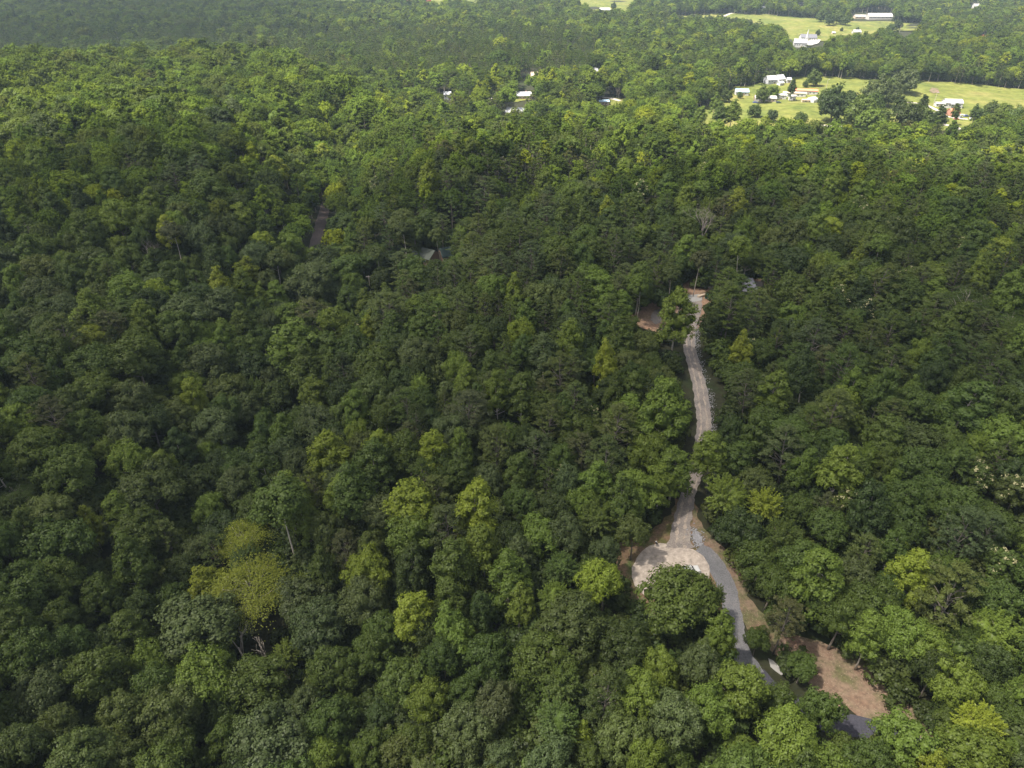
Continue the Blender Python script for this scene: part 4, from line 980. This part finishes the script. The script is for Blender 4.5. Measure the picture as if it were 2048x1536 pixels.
# mailbox post by the circle, white car under the big tree
P, dep = at(1312, 1094); e = empty('mailbox', (P[0], P[1], P[2] + .1), R(25)); tag(e, 'black mailbox on a pale post at the left edge of the turning circle', 'mailbox')
MB().box((0, 0, .5), (.16, .16, 1.1)).build('post', cm('offwhite'), e)
m = MB(); m.prism([(-.16, 1.0), (.16, 1.0), (.16, 1.2), (.11, 1.3), (0, 1.34), (-.11, 1.3), (-.16, 1.2)], -.32, .32); bx = m.build('box', cm('black', .4), e)
MB().box((.18, -.1, 1.2), (.03, .18, .22)).build('flag', cm('white'), bx); MB().box((0, .24, 1.42), (.3, .22, .16)).build('cap', cm('white'), e)
car('white car mostly hidden behind the big tree on the turning circle', 1378, 1147, 'white', 10)
car('dark van parked in front of the long arched shed', 1511, 207, 'navy', -6, 'parked_van', 'van', 5.2)
car('black pickup right of the dark van by the arched shed', 1521, 208, 'black', -6, 'pickup_truck', 'truck', 5.4, True)
car('dark green car in the grass in front of the trailers', 1557, 207, 'green', 0)
car('blue and white boat-like car right of the red roofed house', 1932, 234, 'navy', 10)
car('silver car beside the tree right of the red roofed house', 1920, 236, 'silver', 30)
car('red car in front of the small red roofed house', 1912, 240, 'red', 10)
car('white car at the far right of the farmhouse yard', 1940, 239, 'white', 60)
pole('wooden utility pole with crossarm standing in the wooded gully', 742, 592, 10, True)
pole('pale lamp pole at the left of the white farmhouse', 1866, 213, 12, False, True)
pole('pale lamp pole at the upper edge of the pasture', 1652, 178, 9, False, True)
pole('pale pole at the right end of the long barn', 1779, 34, 14); pole('pale pole left of the long barn', 1732, 32, 14); pole('tall pole above the far field trees', 1645, 28, 14)
pole('pole beside the trees right of the far field', 1798, 68, 13); pole('pole left of the red-roofed barn', 1925, 82, 12)

# riprap along the drive and at the circle
rocks = MB()
def rock(x, y, s):
    z = float(H(x, y)) + .28; n = len(rocks.v); V, Fc = ico_core(np.zeros(3), 1.0)
    V = V * np.array([s, s * random.uniform(.6, 1), s * random.uniform(.4, .7)]) * rng.uniform(.8, 1.2, (len(V), 1))
    for v in V: rocks.v.append((x + v[0], y + v[1], z + v[2]))
    for f in Fc: rocks.f.append(tuple(int(i) + n for i in f))
a = [at(*p)[0] for p in ((1383, 1050), (1400, 1095), (1392, 1098), (1384, 1075), (1400, 1075), (1394, 1060), (1404, 1086))]
for _ in range(420):
    w = rng.dirichlet(np.ones(len(a)) * .7); p = sum(wi * ai for wi, ai in zip(w, a)); rock(p[0] + rng.normal() * .5, p[1] + rng.normal() * .8, random.uniform(.10, .28))
for i, p in enumerate(DRIVE):
    if i < 40 or i > 84 or rng.random() < .25: continue
    d = DRIVE[min(i + 1, len(DRIVE) - 1)] - DRIVE[i - 1]; d = d / np.linalg.norm(d); nv = np.array([d[1], -d[0]])
    for _ in range(26):
        q = p + nv * (2.0 + abs(rng.normal()) * .9) + d * rng.uniform(-1.5, 1.5); rock(q[0], q[1], random.uniform(.07, .2))
tag(rocks.build('riprap_stones', M['stone']), 'pale riprap stones along the right side of the gravel drive', 'stones', kind='stuff')

# shrubs and undergrowth along the edges of the openings
sc_ = bpy.data.collections.new('shrub_kinds')
for j, pr in enumerate(PROTO['S']):
    o = bpy.data.objects.new('s%d' % j, pr[0]); sc_.objects.link(o)
pos, rot, scl, kid, tin = [], [], [], [], []
def add_shrub(x, y, s, c):
    pos.append((x, y, float(H(x, y)) - .1)); rot.append((0, 0, rng.uniform(0, 6.28))); scl.append((s, s, s * rng.uniform(.7, 1.2))); kid.append(int(rng.integers(2))); tin.append(tint(c, .25))
G = sprout(4.6, 24, 330); G = G[(np.abs(G[:, 0]) < .85 * G[:, 1] + 40)]
good = np.ones(len(G), dtype=bool)
for line, hw in EXCL:
    good &= seg_dist(G[:, 0], G[:, 1], line) > hw + .2
gz = H(G[:, 0], G[:, 1])
for fz in (0.1, 2.5, 5.2):
    qx, qy, _ = project(G[:, 0], G[:, 1], gz + fz)
    for poly in CLEAR: good &= ~in_poly(qx, qy, poly)
for x, y in G[good]: add_shrub(x, y, rng.uniform(1.1, 2.5), rng.choice(list('ddmo')))
u_ = scatter('undergrowth', pos, rot, scl, kid, tin, sc_, 'low leafy undergrowth filling the gaps between the trunks'); u_['category'] = 'undergrowth'

# ------------------------------------------------------------------ clouds and haze
def cloud(label, gx, gy, rx, ry, z, thick, dens, seed):
    import bmesh
    off = (z - 0) / math.tan(SUN_EL); cx, cy = gx + off * math.sin(SUN_AZ), gy + off * math.cos(SUN_AZ)
    bm = bmesh.new(); bmesh.ops.create_icosphere(bm, subdivisions=5, radius=1)
    rs = np.random.default_rng(seed); ph = rs.uniform(0, 6.28, 12)
    for v in bm.verts:
        x, y, zz = v.co; a = math.atan2(y, x)
        k = 1 + .16 * math.sin(2 * a + ph[0]) + .12 * math.sin(3 * a + ph[1]) + .07 * math.sin(5 * a + ph[2]) + .04 * math.sin(9 * a + ph[3])
        b = 1 + .22 * math.sin(5 * x + ph[4]) * math.sin(4 * y + ph[5]) + .12 * math.sin(9 * x + ph[6]) * math.sin(10 * y + ph[7])
        v.co = (x * rx * k, y * ry * k, (zz if zz > 0 else zz * .5) * thick * b)
    me = bpy.data.meshes.new('cloud'); bm.to_mesh(me); bm.free()
    m = bpy.data.materials.new('cloud_vapour'); m.use_nodes = True; nt = m.node_tree; nt.nodes.clear()
    v = nt.nodes.new('ShaderNodeVolumePrincipled'); v.inputs['Color'].default_value = (1, 1, 1, 1); v.inputs['Density'].default_value = dens; v.inputs['Anisotropy'].default_value = .2
    o_ = nt.nodes.new('ShaderNodeOutputMaterial'); nt.links.new(v.outputs[0], o_.inputs['Volume']); me.materials.append(m)
    o = bpy.data.objects.new('cloud', me); C.objects.link(o); o.location = (cx, cy, z); tag(o, label, kind='structure')
cloud('broad grey cloud drifting above the near woods', 60, 240, 1000, 170, 620, 80, .0096, 3)
cloud('thin pale cloud above the foreground trees', -60, 40, 500, 170, 560, 60, .0072, 9)
cloud('grey cloud above the far left plain', -760, 1330, 700, 380, 700, 90, .0075, 5)
cloud('small grey cloud above the right edge', 860, 780, 300, 240, 640, 60, .007, 8)
hz = MB(); hz.box((0, 1600, 25), (9000, 7600, 196)); 
m = bpy.data.materials.new('haze'); m.use_nodes = True; nt = m.node_tree; nt.nodes.clear()
v = nt.nodes.new('ShaderNodeVolumePrincipled'); v.inputs['Color'].default_value = (.66, .84, 1.0, 1); v.inputs['Density'].default_value = .00009; v.inputs['Anisotropy'].default_value = .1
o_ = nt.nodes.new('ShaderNodeOutputMaterial'); nt.links.new(v.outputs[0], o_.inputs['Volume'])
tag(hz.build('haze', m), 'thin pale summer haze hanging over the valley', 'haze', kind='stuff')
